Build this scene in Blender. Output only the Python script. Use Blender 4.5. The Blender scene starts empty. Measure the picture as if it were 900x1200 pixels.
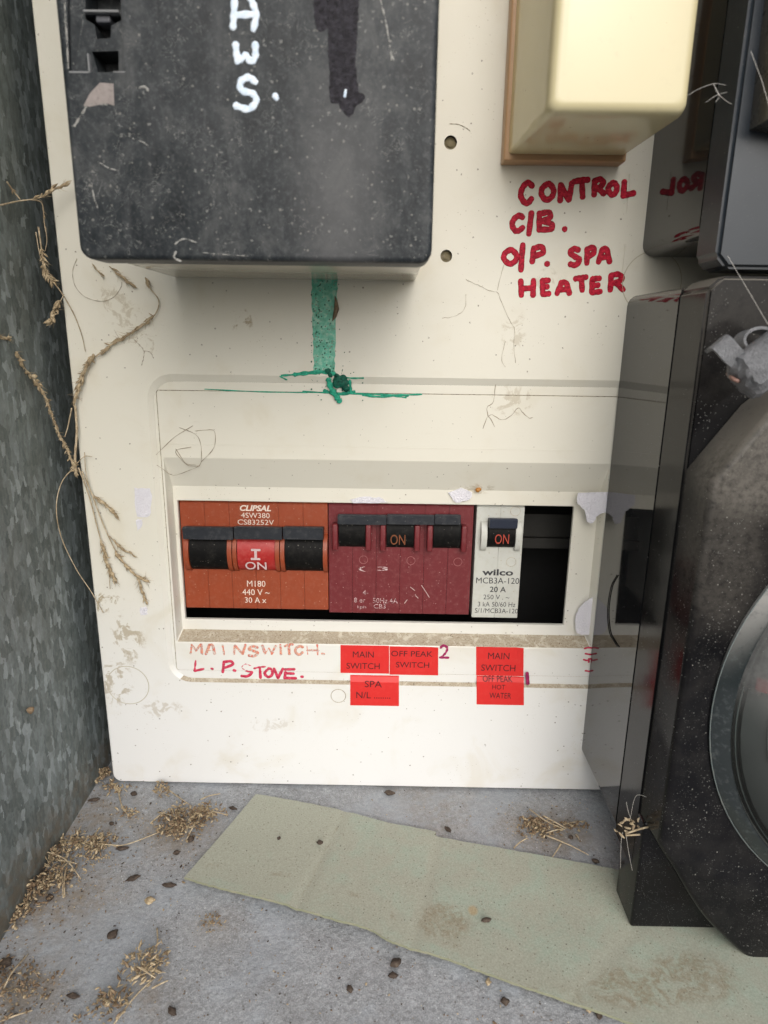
import bpy, bmesh, math, random
from mathutils import Matrix, Vector
from mathutils import noise as mnoise

# ------------------------------------------------------------------ camera, light, exposure
S = 0.001                      # every length below is in millimetres
SC = bpy.context.scene
COL = SC.collection
FOC = 772.0                    # focal length in pixels of the 900 x 1200 photograph
DIST = 226.5                   # camera to the face of the switchboard
PITCH, YAW, ROLL = math.radians(14.75), math.radians(0.35), math.radians(0.8)
ROT = Matrix.Rotation(YAW, 3, 'Z') @ Matrix.Rotation(math.radians(90) - PITCH, 3, 'X') @ Matrix.Rotation(ROLL, 3, 'Z')

def ray(u, v):
    return ROT @ Vector(((u - 450) / FOC, -(v - 600) / FOC, -1.0))
_r = ray(400, 922)
CAMH = -_r.z / _r.y * DIST
CAM = Vector((0, -DIST, CAMH))

def PY(u, v, y=0.0):           # the point of the upright plane Y = y seen at photo pixel u, v
    d = ray(u, v); return CAM + d * ((y - CAM.y) / d.y)
SLOPE = 0.06                   # the floor falls slightly towards the viewer
def PZ(u, v, z=0.0):           # the point of the floor, raised by z
    d = ray(u, v); return CAM + d * ((z + SLOPE * CAM.y - CAM.z) / (d.z - SLOPE * d.y))
def PX(u, v, x):
    d = ray(u, v); return CAM + d * ((x - CAM.x) / d.x)

cd = bpy.data.cameras.new('camera'); cam = bpy.data.objects.new('camera', cd); COL.objects.link(cam)
cam.matrix_world = Matrix.Translation(CAM * S) @ ROT.to_4x4()
cd.sensor_fit = 'HORIZONTAL'; cd.sensor_width = 36; cd.lens = 36 * FOC / 900
cd.clip_start = 0.005; cd.clip_end = 50
cd.dof.use_dof = True; cd.dof.focus_distance = 0.236; cd.dof.aperture_fstop = 28
SC.camera = cam

SUN_EL, SUN_AZ = math.radians(33), math.radians(172)
world = bpy.data.worlds.new('World'); SC.world = world; world.use_nodes = True
wt = world.node_tree; wt.nodes.clear()
wo = wt.nodes.new('ShaderNodeOutputWorld'); wb = wt.nodes.new('ShaderNodeBackground')
sky = wt.nodes.new('ShaderNodeTexSky'); sky.sky_type = 'NISHITA'; sky.sun_disc = False
sky.sun_elevation = SUN_EL; sky.sun_rotation = SUN_AZ
sky.air_density = 1.0; sky.dust_density = 4.0; sky.ozone_density = 1.0
bw = wt.nodes.new('ShaderNodeRGBToBW'); wt.links.new(sky.outputs[0], bw.inputs[0])
mx = wt.nodes.new('ShaderNodeMix'); mx.data_type = 'RGBA'; mx.inputs[0].default_value = 0.62
wt.links.new(sky.outputs[0], mx.inputs[6]); wt.links.new(bw.outputs[0], mx.inputs[7])
wt.links.new(mx.outputs[2], wb.inputs[0]); wb.inputs[1].default_value = 0.125
wt.links.new(wb.outputs[0], wo.inputs[0])

sl = bpy.data.lights.new('sun', 'SUN'); sl.energy = 1.0; sl.angle = math.radians(75); sl.color = (1, 0.97, 0.93)
so = bpy.data.objects.new('sun', sl); COL.objects.link(so)
sd = Vector((math.sin(SUN_AZ) * math.cos(SUN_EL), math.cos(SUN_AZ) * math.cos(SUN_EL), math.sin(SUN_EL)))
so.rotation_euler = sd.to_track_quat('Z', 'Y').to_euler()
SC.view_settings.view_transform = 'Standard'; SC.view_settings.look = 'None'
SC.view_settings.gamma = 1; SC.view_settings.exposure = 0.50
SC.render.engine = 'CYCLES'
RND = random.Random(7)

# ------------------------------------------------------------------ material helpers
class M:
    def __init__(s, name):
        s.m = bpy.data.materials.new(name); s.m.use_nodes = True; s.t = s.m.node_tree
        s.p = s.t.nodes['Principled BSDF']
        g = s.t.nodes.new('ShaderNodeNewGeometry')
        v = s.t.nodes.new('ShaderNodeVectorMath'); v.operation = 'SCALE'; v.inputs['Scale'].default_value = 1000
        s.t.links.new(g.outputs['Position'], v.inputs[0]); s.pos = v.outputs[0]
    def put(s, sock, val):
        if hasattr(val, 'links') or isinstance(val, bpy.types.NodeSocket): s.t.links.new(val, sock)
        else:
            if isinstance(val, (tuple, list)) and len(val) == 3 and sock.type == 'RGBA': val = (*val, 1)
            sock.default_value = val
    def mapped(s, scale=(1, 1, 1), rot=(0, 0, 0)):
        n = s.t.nodes.new('ShaderNodeMapping'); n.inputs['Scale'].default_value = scale; n.inputs['Rotation'].default_value = rot
        s.t.links.new(s.pos, n.inputs[0]); return n.outputs[0]
    def noise(s, scale, detail=4, rough=0.55, dist=0.0, vec=None, color=False):
        n = s.t.nodes.new('ShaderNodeTexNoise'); n.inputs['Scale'].default_value = scale
        n.inputs['Detail'].default_value = detail; n.inputs['Roughness'].default_value = rough; n.inputs['Distortion'].default_value = dist
        s.t.links.new(vec or s.pos, n.inputs['Vector']); return n.outputs[1 if color else 0]
    def voro(s, scale, feature='F1', vec=None, out='Distance', rand=1.0):
        n = s.t.nodes.new('ShaderNodeTexVoronoi'); n.feature = feature; n.inputs['Scale'].default_value = scale
        n.inputs['Randomness'].default_value = rand
        s.t.links.new(vec or s.pos, n.inputs['Vector']); return n.outputs[out]
    def math(s, op, a, b=0.0, c=0.0, clamp=False):
        n = s.t.nodes.new('ShaderNodeMath'); n.operation = op; n.use_clamp = clamp
        s.put(n.inputs[0], a); s.put(n.inputs[1], b)
        if op in ('MULTIPLY_ADD',): s.put(n.inputs[2], c)
        return n.outputs[0]
    def step(s, val, lo, hi):     # smooth 0..1
        n = s.t.nodes.new('ShaderNodeMapRange'); n.interpolation_type = 'SMOOTHSTEP'
        s.put(n.inputs[0], val); n.inputs[1].default_value = lo; n.inputs[2].default_value = hi
        return n.outputs[0]
    def mix(s, f, a, b, mode='MIX'):
        n = s.t.nodes.new('ShaderNodeMix'); n.data_type = 'RGBA'; n.blend_type = mode
        s.put(n.inputs[0], f); s.put(n.inputs[6], a); s.put(n.inputs[7], b); return n.outputs[2]
    def ramp(s, f, stops):
        n = s.t.nodes.new('ShaderNodeValToRGB'); e = n.color_ramp.elements
        while len(e) < len(stops): e.new(0.5)
        for i, (p, c) in enumerate(stops): e[i].position = p; e[i].color = (*c, 1)
        s.t.links.new(f, n.inputs[0]); return n.outputs[0]
    def blob(s, c, r):            # soft ellipsoid of radius r (vector) round c, 1 at the middle
        n = s.t.nodes.new('ShaderNodeVectorMath'); n.operation = 'SUBTRACT'; s.t.links.new(s.pos, n.inputs[0]); n.inputs[1].default_value = c
        d = s.t.nodes.new('ShaderNodeVectorMath'); d.operation = 'DIVIDE'; s.t.links.new(n.outputs[0], d.inputs[0]); d.inputs[1].default_value = r
        l = s.t.nodes.new('ShaderNodeVectorMath'); l.operation = 'LENGTH'; s.t.links.new(d.outputs[0], l.inputs[0])
        return s.step(l.outputs['Value'], 1.0, 0.0)
    def axis(s, i):
        n = s.t.nodes.new('ShaderNodeSeparateXYZ'); s.t.links.new(s.pos, n.inputs[0]); return n.outputs[i]
    def bump(s, h, dist, strength=1.0):
        n = s.t.nodes.new('ShaderNodeBump'); n.inputs['Distance'].default_value = dist * S; n.inputs['Strength'].default_value = strength
        s.t.links.new(h, n.inputs['Height']); s.t.links.new(n.outputs[0], s.p.inputs['Normal']); return n.outputs[0]
    def out(s, base, rough=0.5, metal=0.0, ior=1.5, spec=None, alpha=None, trans=None, coat=None):
        s.put(s.p.inputs['Base Color'], base); s.put(s.p.inputs['Roughness'], rough); s.put(s.p.inputs['Metallic'], metal)
        s.p.inputs['IOR'].default_value = ior
        if spec is not None: s.p.inputs['Specular IOR Level'].default_value = spec
        if alpha is not None: s.put(s.p.inputs['Alpha'], alpha)
        if trans is not None: s.p.inputs['Transmission Weight'].default_value = trans
        return s.m
    def specks(s, scale, size, keep=0.5, vec=None):   # scattered dots: 1 inside a dot
        d = s.voro(scale, vec=vec); c = s.voro(scale, vec=vec, out='Color')
        sp = s.t.nodes.new('ShaderNodeSeparateColor'); s.t.links.new(c, sp.inputs[0])
        k = s.math('GREATER_THAN', sp.outputs[0], 1 - keep)
        sz = s.math('MULTIPLY', sp.outputs[1], size)
        return s.math('MULTIPLY', s.math('LESS_THAN', d, sz), k)

def plastic(name, base, rough=0.4, vary=0.12, dust=0.0, dustcol=(0.35, 0.31, 0.25), speck=0.0, bumpd=0.03):
    a = M(name); n = a.noise(0.12, 5)
    lo = tuple(c * (1 - vary) for c in base); hi = tuple(min(1, c * (1 + vary)) for c in base)
    c = a.mix(n, lo, hi)
    if dust:
        d = a.math('MULTIPLY', a.step(a.noise(0.5, 6, 0.7), 0.45, 0.75), dust); c = a.mix(d, c, dustcol)
    if speck:
        c = a.mix(a.math('MULTIPLY', a.specks(1.1, 0.25, speck), 0.8), c, dustcol)
    if bumpd: a.bump(a.noise(2.5, 4), bumpd)
    r = a.math('ADD', rough, a.math('MULTIPLY', a.noise(0.3, 4), 0.12))
    return a.out(c, r)

# ---- cream switchboard plastic
def make_cream():
    a = M('cream_panel_plastic')
    z = a.axis(2)
    c = a.mix(a.noise(0.02, 3), (0.655, 0.635, 0.55), (0.71, 0.69, 0.605))
    # whiter lower cover: the brighter light down there, put into the colour
    c = a.mix(a.step(z, 110, 20), c, (0.73, 0.735, 0.73))
    yel = a.step(a.noise(0.045, 4, 0.6, 0.5), 0.5, 0.75)
    c = a.mix(a.math('MULTIPLY', yel, 0.35), c, (0.58, 0.53, 0.40))
    spots = [((118, 705, 0), 16, 8, .8), ((150, 745, 0), 12, 22, .65), ((135, 800, 0), 13, 20, .6), ((283, 375, 0), 9, 7, .8),
             ((170, 400, 0), 12, 9, .45), ((600, 470, 1.6), 14, 10, .4), ((640, 330, 0), 12, 8, .35), ((145, 370, 0), 12, 9, .4),
             ((560, 575, 3), 14, 4, .45), ((190, 830, 0), 15, 8, .4), ((600, 395, 0), 9, 20, .35), ((320, 850, 0), 20, 6, .25), ((130, 350, 0), 12, 8, .4)]
    gr = a.noise(0.75, 8, 0.8, 1.2)
    lowf = a.step(a.noise(0.16, 5, 0.65, 1.5), 0.36, 0.62)
    for (u, v, y), rx, rz, k in spots:
        p = PY(u, v, y)
        b = a.blob(tuple(p), (rx, 30, rz))
        d = a.math('MULTIPLY', a.step(a.math('MULTIPLY', a.math('MULTIPLY', gr, lowf), a.math('ADD', b, 0.15)), 0.24, 0.46), k)
        c = a.mix(d, c, (0.33, 0.26, 0.15))
    sp = a.math('MULTIPLY', a.specks(0.45, 0.13, 0.5), a.step(a.noise(2.5, 3), 0.42, 0.5))
    c = a.mix(a.math('MULTIPLY', sp, 0.8), c, (0.12, 0.09, 0.06))
    sp2 = a.math('MULTIPLY', a.specks(1.2, 0.16, 0.5), a.step(a.noise(0.06, 3), 0.45, 0.7))
    c = a.mix(a.math('MULTIPLY', sp2, 0.7), c, (0.22, 0.17, 0.10))
    # hairline scratches
    w = a.noise(0.5, 3, 0.5, 1.0, vec=a.mapped((0.25, 1, 1.3), (0, 0.6, 0)))
    sc = a.math('MULTIPLY', a.step(a.math('ABSOLUTE', a.math('SUBTRACT', w, 0.5)), 0.006, 0.0), a.step(a.noise(0.1, 2), 0.55, 0.75))
    c = a.mix(a.math('MULTIPLY', sc, 0.3), c, (0.36, 0.31, 0.22))
    a.bump(a.noise(0.8, 5), 0.03, 0.6)
    return a.out(c, a.math('ADD', 0.30, a.math('MULTIPLY', a.noise(0.1, 4), 0.16)))
CREAM = make_cream()

def make_dustledge():
    a = M('dust_filled_cream_ledge')
    n = a.noise(1.4, 7, 0.75)
    c = a.ramp(n, [(0.30, (0.55, 0.50, 0.40)), (0.5, (0.42, 0.36, 0.27)), (0.72, (0.32, 0.26, 0.19))])
    c = a.mix(a.step(a.noise(0.22, 6, 0.7, 1.0), 0.50, 0.66), c, (0.60, 0.56, 0.46))
    a.bump(n, 0.3)
    return a.out(c, 0.95)
DUSTY = make_dustledge()

def make_groove():
    a = M('grimy_groove')
    c = a.mix(a.step(a.noise(0.7, 5, .7), 0.35, 0.6), (0.20, 0.15, 0.10), (0.50, 0.44, 0.33))
    return a.out(c, 0.9)
GROOVE = make_groove()

# ---- galvanised sheet
def make_galv():
    a = M('galvanised_sheet')
    warp = a.noise(0.35, 4, 0.6, 0, color=True)
    v = a.t.nodes.new('ShaderNodeVectorMath'); v.operation = 'MULTIPLY_ADD'
    a.t.links.new(warp, v.inputs[0]); v.inputs[1].default_value = (2.2, 2.2, 3.2)
    mp = a.mapped((1, 1.15, 0.5), (0.18, 0, 0)); a.t.links.new(mp, v.inputs[2])
    cell = a.voro(0.40, vec=v.outputs[0], out='Color')
    sp = a.t.nodes.new('ShaderNodeSeparateColor'); a.t.links.new(cell, sp.inputs[0])
    c = a.ramp(sp.outputs[0], [(0.0, (0.085, 0.10, 0.10)), (0.4, (0.16, 0.19, 0.19)), (0.75, (0.27, 0.31, 0.32)), (1.0, (0.50, 0.56, 0.59))])
    cell2 = a.voro(0.9, vec=v.outputs[0], out='Color')
    sp2 = a.t.nodes.new('ShaderNodeSeparateColor'); a.t.links.new(cell2, sp2.inputs[0])
    c = a.mix(0.3, c, a.ramp(sp2.outputs[1], [(0, (0.10, 0.12, 0.12)), (1, (0.30, 0.34, 0.34))]))
    c = a.mix(0.22, c, a.ramp(a.noise(0.9, 7, 0.75, 0, vec=a.mapped((1, 1, .5))), [(0.35, (0.05, 0.06, 0.06)), (0.5, (0.16, 0.19, 0.19)), (0.65, (0.36, 0.41, 0.42))]))
    grime = a.step(a.noise(0.05, 6, 0.65, 0.4), 0.42, 0.68)
    c = a.mix(a.math('MULTIPLY', grime, 0.35), c, (0.09, 0.095, 0.08))
    z = a.axis(2)
    dirt = a.math('MULTIPLY', a.step(z, 26, 0), a.step(a.noise(0.25, 6, 0.7), 0.35, 0.65))
    c = a.mix(a.math('MULTIPLY', dirt, 0.8), c, (0.20, 0.165, 0.12))
    c = a.mix(a.math('MULTIPLY', a.specks(0.9, 0.17, 0.35), 0.6), c, (0.42, 0.43, 0.40))
    c = a.mix(a.math('MULTIPLY', a.specks(0.5, 0.14, 0.3), 0.7), c, (0.05, 0.045, 0.04))
    a.bump(a.noise(1.2, 5), 0.12, 0.7)
    r = a.math('ADD', 0.52, a.math('MULTIPLY', sp.outputs[1], 0.16))
    return a.out(c, r, metal=0.5)
GALV = make_galv()

# ---- floor slab
def make_floor():
    a = M('weathered_grey_floor')
    n = a.noise(0.05, 6, 0.65, 0.3)
    c = a.ramp(n, [(0.3, (0.215, 0.215, 0.215)), (0.5, (0.27, 0.28, 0.292)), (0.7, (0.355, 0.375, 0.395))])
    fine = a.noise(0.75, 3, 0.6)
    c = a.mix(0.33, c, a.ramp(fine, [(0.32, (0.10, 0.10, 0.10)), (0.5, (0.27, 0.28, 0.29)), (0.68, (0.56, 0.58, 0.61))]))
    c = a.mix(0.3, c, a.ramp(a.noise(2.6, 2, .5), [(0.32, (0.08, 0.08, 0.08)), (0.5, (0.26, 0.27, 0.28)), (0.66, (0.60, 0.62, 0.65))]))
    c = a.mix(a.math('MULTIPLY', a.step(a.noise(0.18, 7, 0.7, .6), 0.52, 0.66), 0.4), c, (0.44, 0.46, 0.49))
    c = a.mix(a.math('MULTIPLY', a.step(a.noise(0.33, 7, 0.75, .3), 0.55, 0.7), 0.45), c, (0.15, 0.14, 0.13))
    gran = a.voro(0.45, vec=a.mapped((1, 1, 1)), out='Color')
    sp = a.t.nodes.new('ShaderNodeSeparateColor'); a.t.links.new(gran, sp.inputs[0])
    c = a.mix(0.10, c, a.mix(sp.outputs[0], (0.12, 0.12, 0.14), (0.45, 0.46, 0.50)))
    for (u, v), r, k in [((60, 1060), 34, .95), ((20, 1150), 26, .9), ((210, 975), 26, .8), ((110, 960), 30, .7), ((640, 970), 26, .75), ((500, 950), 40, .5),
                         ((250, 1085), 12, .45), ((160, 1170), 18, .5), ((690, 980), 20, .5)]:
        p = PZ(u, v)
        b = a.math('MULTIPLY', a.blob(tuple(p), (r, r * .8, r)), a.step(a.noise(0.3, 7, 0.7), 0.3, 0.62))
        c = a.mix(a.math('MULTIPLY', b, k), c, (0.24, 0.20, 0.155))
    c = a.mix(a.math('MULTIPLY', a.specks(0.9, 0.25, 0.4), 0.65), c, (0.09, 0.075, 0.06))
    c = a.mix(a.math('MULTIPLY', a.specks(0.8, 0.20, 0.25, vec=a.mapped((1, 1, 1), (0, 0, 1))), 0.7), c, (0.62, 0.64, 0.66))
    c = a.mix(a.math('MULTIPLY', a.step(a.noise(0.035, 5, .6), .48, .62), 0.35), c, (0.36, 0.40, 0.45))
    c = a.mix(a.math('MULTIPLY', a.specks(0.33, 0.12, 0.3), 0.8), c, (0.15, 0.10, 0.06))
    a.bump(a.math('ADD', fine, a.math('MULTIPLY', n, 2)), 0.35, 0.9)
    return a.out(c, 0.72)
FLOORM = make_floor()

# ---- green offcut
def make_green():
    a = M('dusty_green_sheet')
    n = a.noise(0.05, 4)
    c = a.mix(n, (0.275, 0.345, 0.285), (0.33, 0.405, 0.34))
    at = a.t.nodes.new('ShaderNodeAttribute'); at.attribute_name = 'grime'
    dust = a.step(a.math('ADD', a.noise(0.09, 8, 0.7, 0.5), a.math('MULTIPLY', at.outputs['Fac'], 0.4)), 0.33, 0.60)
    c = a.mix(a.math('MULTIPLY', dust, 0.8), c, (0.335, 0.325, 0.270))
    c = a.mix(a.math('MULTIPLY', a.step(a.math('MULTIPLY', at.outputs['Fac'], a.noise(0.8, 7, .8)), 0.36, 0.52), 0.65), c, (0.21, 0.165, 0.105))
    fine = a.noise(2.0, 6, 0.75)
    c = a.mix(0.2, c, a.ramp(fine, [(0.3, (0.22, 0.22, 0.16)), (0.5, (0.34, 0.37, 0.28)), (0.7, (0.50, 0.52, 0.43))]))
    brk = a.math('MULTIPLY', a.step(a.noise(0.14, 6, 0.7, 1.6), 0.40, 0.56), a.step(a.noise(0.9, 8, 0.8), 0.32, 0.62))
    for (u, v), rx, ry, k in [((745, 1165), 22, 9, 1), ((810, 1150), 18, 11, .9), ((520, 1085), 12, 10, .9), ((640, 1180), 16, 7, .7)]:
        p = PZ(u, v)
        b = a.math('MULTIPLY', a.step(a.blob(tuple(p), (rx, ry, 20)), 0, .5), brk)
        c = a.mix(a.math('MULTIPLY', b, k), c, (0.22, 0.175, 0.11))
    p = PZ(554, 1072); c = a.mix(a.math('MULTIPLY', a.step(a.blob(tuple(p), (2.6, 3, 20)), .1, .7), 0.6), c, (0.42, 0.25, 0.08))
    c = a.mix(a.math('MULTIPLY', a.specks(0.95, 0.25, 0.75), 0.75), c, (0.12, 0.09, 0.06))
    c = a.mix(0.22, c, a.ramp(a.noise(1.9, 3, .7), [(0.34, (0.15, 0.14, 0.10)), (0.5, (0.33, 0.34, 0.27)), (0.66, (0.56, 0.56, 0.47))]))
    c = a.mix(a.math('MULTIPLY', a.specks(0.55, 0.13, 0.4), 0.85), c, (0.06, 0.04, 0.03))
    c = a.mix(a.math('MULTIPLY', a.specks(1.0, 0.14, 0.2, vec=a.mapped((1, 1, 1), (0, 0, 1))), 0.8), c, (0.66, 0.64, 0.56))
    a.bump(fine, 0.06, 0.5)
    return a.out(c, 0.6)
GREEN = make_green()
GREEN_EDGE = plastic('green_sheet_cut_edge', (0.24, 0.25, 0.17), 0.9, dust=0.6)

# ---- blacks
def make_black_front():
    a = M('scuffed_black_cover')
    n = a.noise(0.13, 8, 0.72, 0.5, vec=a.mapped((1, 1, 0.8)))
    c = a.ramp(n, [(0.35, (0.007, 0.010, 0.013)), (0.5, (0.022, 0.027, 0.031)), (0.65, (0.060, 0.064, 0.066))])
    fine = a.noise(0.9, 6, 0.75)
    c = a.mix(a.math('MULTIPLY', a.step(fine, 0.48, 0.70), 0.45), c, (0.11, 0.115, 0.12))
    wipe = a.math('MULTIPLY', a.step(a.noise(0.25, 4, 0.6, vec=a.mapped((1, 1, 0.12), (0, 0.12, 0))), 0.5, 0.75), 0.22)
    c = a.mix(wipe, c, (0.115, 0.118, 0.122))
    p0 = PY(395, 230, -70)
    c = a.mix(a.math('MULTIPLY', a.blob(tuple(p0), (16, 40, 42)), 0.55), c, (0.125, 0.125, 0.128))
    edge = a.step(a.noise(0.3, 5, .7), 0.42, 0.6)
    sp = a.math('MULTIPLY', a.specks(0.5, 0.30, 0.35), a.step(a.noise(1.8, 3), 0.50, 0.58)); c = a.mix(a.math('MULTIPLY', sp, 0.4), c, (0.33, 0.33, 0.31))
    sp = a.math('MULTIPLY', a.specks(1.1, 0.34, 0.4), a.step(a.noise(1.2, 4), 0.50, 0.6)); c = a.mix(a.math('MULTIPLY', sp, 0.42), c, (0.34, 0.33, 0.30))
    w = a.noise(0.16, 4, 0.6, 1.6)
    sc = a.math('MULTIPLY', a.step(a.math('ABSOLUTE', a.math('SUBTRACT', w, 0.5)), 0.007, 0.0), a.step(a.noise(0.12, 2), 0.5, 0.6))
    c = a.mix(a.math('MULTIPLY', sc, 0.45), c, (0.38, 0.38, 0.36))
    a.bump(fine, 0.08, 0.6)
    return a.out(c, a.math('ADD', 0.32, a.math('MULTIPLY', n, 0.3)), spec=0.3)
BLACKF = make_black_front()

def make_gloss(name, base=(0.012, 0.013, 0.015), dust=0.5, rough=0.06, sp_amt=0.5, topdust=0.0, ior=1.5, filmc=0.10, spec=0.5, patches=()):
    a = M(name)
    film = a.math('MULTIPLY', a.step(a.noise(0.1, 6, 0.65, 0.3), 0.35, 0.75), dust)
    c = a.mix(a.math('MULTIPLY', film, filmc), base, (0.18, 0.17, 0.15))
    sp = a.math('MULTIPLY', a.math('MULTIPLY', a.specks(1.6, 0.26, sp_amt), a.step(a.noise(0.12, 6, .75), .44, .60)), 0.7); c = a.mix(sp, c, (0.20, 0.20, 0.19))
    sp1 = a.math('MULTIPLY', a.math('MULTIPLY', a.specks(2.4, 0.24, sp_amt), a.step(a.noise(0.07, 6, .75), .35, .65)), 0.6); c = a.mix(sp1, c, (0.14, 0.14, 0.13))
    sp2 = a.math('MULTIPLY', a.specks(0.6, 0.10, 0.35), 0.55); c = a.mix(sp2, c, (0.45, 0.44, 0.40))
    for (pc, pr, pk) in patches:
        pd_ = a.math('MULTIPLY', a.math('MULTIPLY', a.step(a.blob(pc, pr), 0, .7), a.step(a.noise(0.5, 8, .8), .25, .6)), pk)
        c = a.mix(pd_, c, (0.13, 0.12, 0.105)); film = a.math('MAXIMUM', film, pd_)
    if topdust:
        nrm = a.t.nodes.new('ShaderNodeNewGeometry'); sx = a.t.nodes.new('ShaderNodeSeparateXYZ'); a.t.links.new(nrm.outputs['Normal'], sx.inputs[0])
        up = a.math('MULTIPLY', a.step(sx.outputs[2], 0.15, 0.7), a.step(a.noise(0.8, 6, 0.7), 0.15, 0.45))
        c = a.mix(a.math('MULTIPLY', up, topdust), c, (0.17, 0.158, 0.138)); film = a.math('MAXIMUM', film, up)
    r = a.math('ADD', rough, a.math('MULTIPLY', film, 0.22))
    r = a.math('MAXIMUM', r, a.math('MULTIPLY', sp, 0.9))
    return a.out(c, r, ior=ior, spec=spec)
GLOSS = make_gloss('glossy_black_bakelite', rough=0.045, dust=0.25, sp_amt=0.3, topdust=0.9, ior=1.55)
GLOSSF = make_gloss('dusty_black_front', base=(0.006, 0.006, 0.007), rough=0.12, dust=0.4, sp_amt=0.6, topdust=0.9, spec=.15, filmc=.05, patches=[(tuple(PY(850, 400, -57)), (26, 20, 24), .12)])
GLOSSB = make_gloss('dusty_black_bezel', base=(0.006, 0.006, 0.007), rough=0.13, dust=0.8, sp_amt=0.8, topdust=0.9, filmc=0.08, spec=.15, patches=[(tuple(PY(885, 540, -70)), (26, 20, 22), .75), (tuple(PY(850, 660, -70)), (16, 20, 28), .3)])
BLUEBLK = make_gloss('blue_black_front', base=(0.020, 0.027, 0.036), rough=0.28, dust=0.6, sp_amt=0.2, topdust=0.6, spec=.4)
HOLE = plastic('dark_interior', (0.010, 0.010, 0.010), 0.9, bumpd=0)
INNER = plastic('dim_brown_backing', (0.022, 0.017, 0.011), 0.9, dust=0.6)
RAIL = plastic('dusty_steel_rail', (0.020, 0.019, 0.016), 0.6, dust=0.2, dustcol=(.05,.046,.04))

ORANGE = plastic('terracotta_plastic', (0.27, 0.048, 0.014), 0.36, dust=0.2, dustcol=(0.38, 0.20, 0.14), speck=0.2, bumpd=0.04)
MAROON = plastic('maroon_plastic', (0.135, 0.010, 0.014), 0.42, dust=0.32, dustcol=(0.25, 0.10, 0.10), speck=0.3, bumpd=0.05)
GREYP = plastic('pale_grey_plastic', (0.52, 0.53, 0.49), 0.42, dust=0.3, dustcol=(0.40, 0.36, 0.27), speck=0.12)
TOGGLE = plastic('slate_black_toggle', (0.018, 0.021, 0.027), 0.34, dust=0.35, dustcol=(0.12, 0.12, 0.12), speck=0.25)
ROTOR = plastic('black_switch_barrel', (0.003, 0.003, 0.003), 0.5, dust=0.08, dustcol=(0.15, 0.14, 0.12), speck=0.4)
ROTOR.node_tree.nodes['Principled BSDF'].inputs['Specular IOR Level'].default_value = 0.15
REDROT = plastic('red_switch_barrel', (0.36, 0.014, 0.013), 0.35, dust=0.2, dustcol=(0.6, 0.2, 0.16), speck=0.2)
NAVY = plastic('navy_black_toggle', (0.018, 0.024, 0.042), 0.3)
PRINTW = plastic('pale_print', (0.70, 0.60, 0.52), 0.6, vary=0.2)
PRINTG = plastic('greyed_print', (0.55, 0.42, 0.42), 0.6, vary=0.2)
PRINTK = plastic('black_print', (0.03, 0.03, 0.035), 0.6, vary=0.2)
PRINTD = plastic('dark_red_print', (0.045, 0.004, 0.006), 0.6, vary=0.2)
PRINTO = plastic('orange_print', (0.17, 0.05, 0.014), 0.6, vary=0.3)
PRINTR = plastic('red_print', (0.38, 0.05, 0.028), 0.6, vary=0.3)

def make_boxcream(name, lo, hi, rough=0.3):
    a = M(name)
    c = a.mix(a.noise(0.03, 4), lo, hi)
    c = a.mix(a.math('MULTIPLY', a.specks(0.3, 0.08, 0.4), 0.7), c, (0.2, 0.15, 0.1))
    c = a.mix(a.math('MULTIPLY', a.step(a.noise(0.3, 6, .7), 0.55, 0.8), 0.25), c, (0.45, 0.38, 0.25))
    return a.out(c, rough)
YCREAM = make_boxcream('yellowed_cream_plastic', (0.56, 0.50, 0.305), (0.60, 0.54, 0.34), 0.16)
BODYCR = make_boxcream('grubby_cream_body', (0.50, 0.46, 0.37), (0.62, 0.58, 0.48), 0.12)
TAN = make_boxcream('tan_back_plate', (0.40, 0.235, 0.115), (0.46, 0.28, 0.145), 0.4)

def make_ink(name, c0, c1, wear=0.0):
    a = M(name); n = a.noise(0.9, 5, 0.65)
    c = a.mix(a.step(n, .35, .65), c0, c1)
    c = a.mix(a.math('MULTIPLY', a.step(a.noise(1.6, 6, .7, vec=a.mapped((.5, 1, 1.4), (0, .7, 0))), .5, .62), .4), c, tuple(min(1, x * 1.7 + .02) for x in c1))
    al = None
    if wear: al = a.math('SUBTRACT', 1.0, a.math('MULTIPLY', a.step(a.noise(1.2, 5, 0.7), 0.52 - wear * .2, 0.60), min(1, wear + .2)))
    return a.out(c, 0.5, alpha=al, spec=0.15)
RED = make_ink('red_marker_ink', (0.24, 0.002, 0.014), (0.50, 0.008, 0.034), 0)
FADED = make_ink('faded_marker_ink', (0.60, 0.10, 0.07), (0.72, 0.36, 0.24), 0.55)
CRIM = make_ink('crimson_marker_ink', (0.40, 0.010, 0.04), (0.66, 0.07, 0.13), 0.12)
PURP = make_ink('purple_marker_ink', (0.20, 0.01, 0.06), (0.36, 0.03, 0.12), 0)
WHITEINK = make_ink('white_marker_paint', (0.58, 0.70, 0.84), (0.74, 0.82, 0.90), 0.0)
BLACKINK = make_ink('black_violet_marker', (0.010, 0.009, 0.012), (0.028, 0.026, 0.034), 0.2)
BLACKINK.node_tree.nodes['Principled BSDF'].inputs['Specular IOR Level'].default_value = 0.15; BLACKINK.node_tree.nodes['Principled BSDF'].inputs['Roughness'].default_value = 0.6

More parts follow.
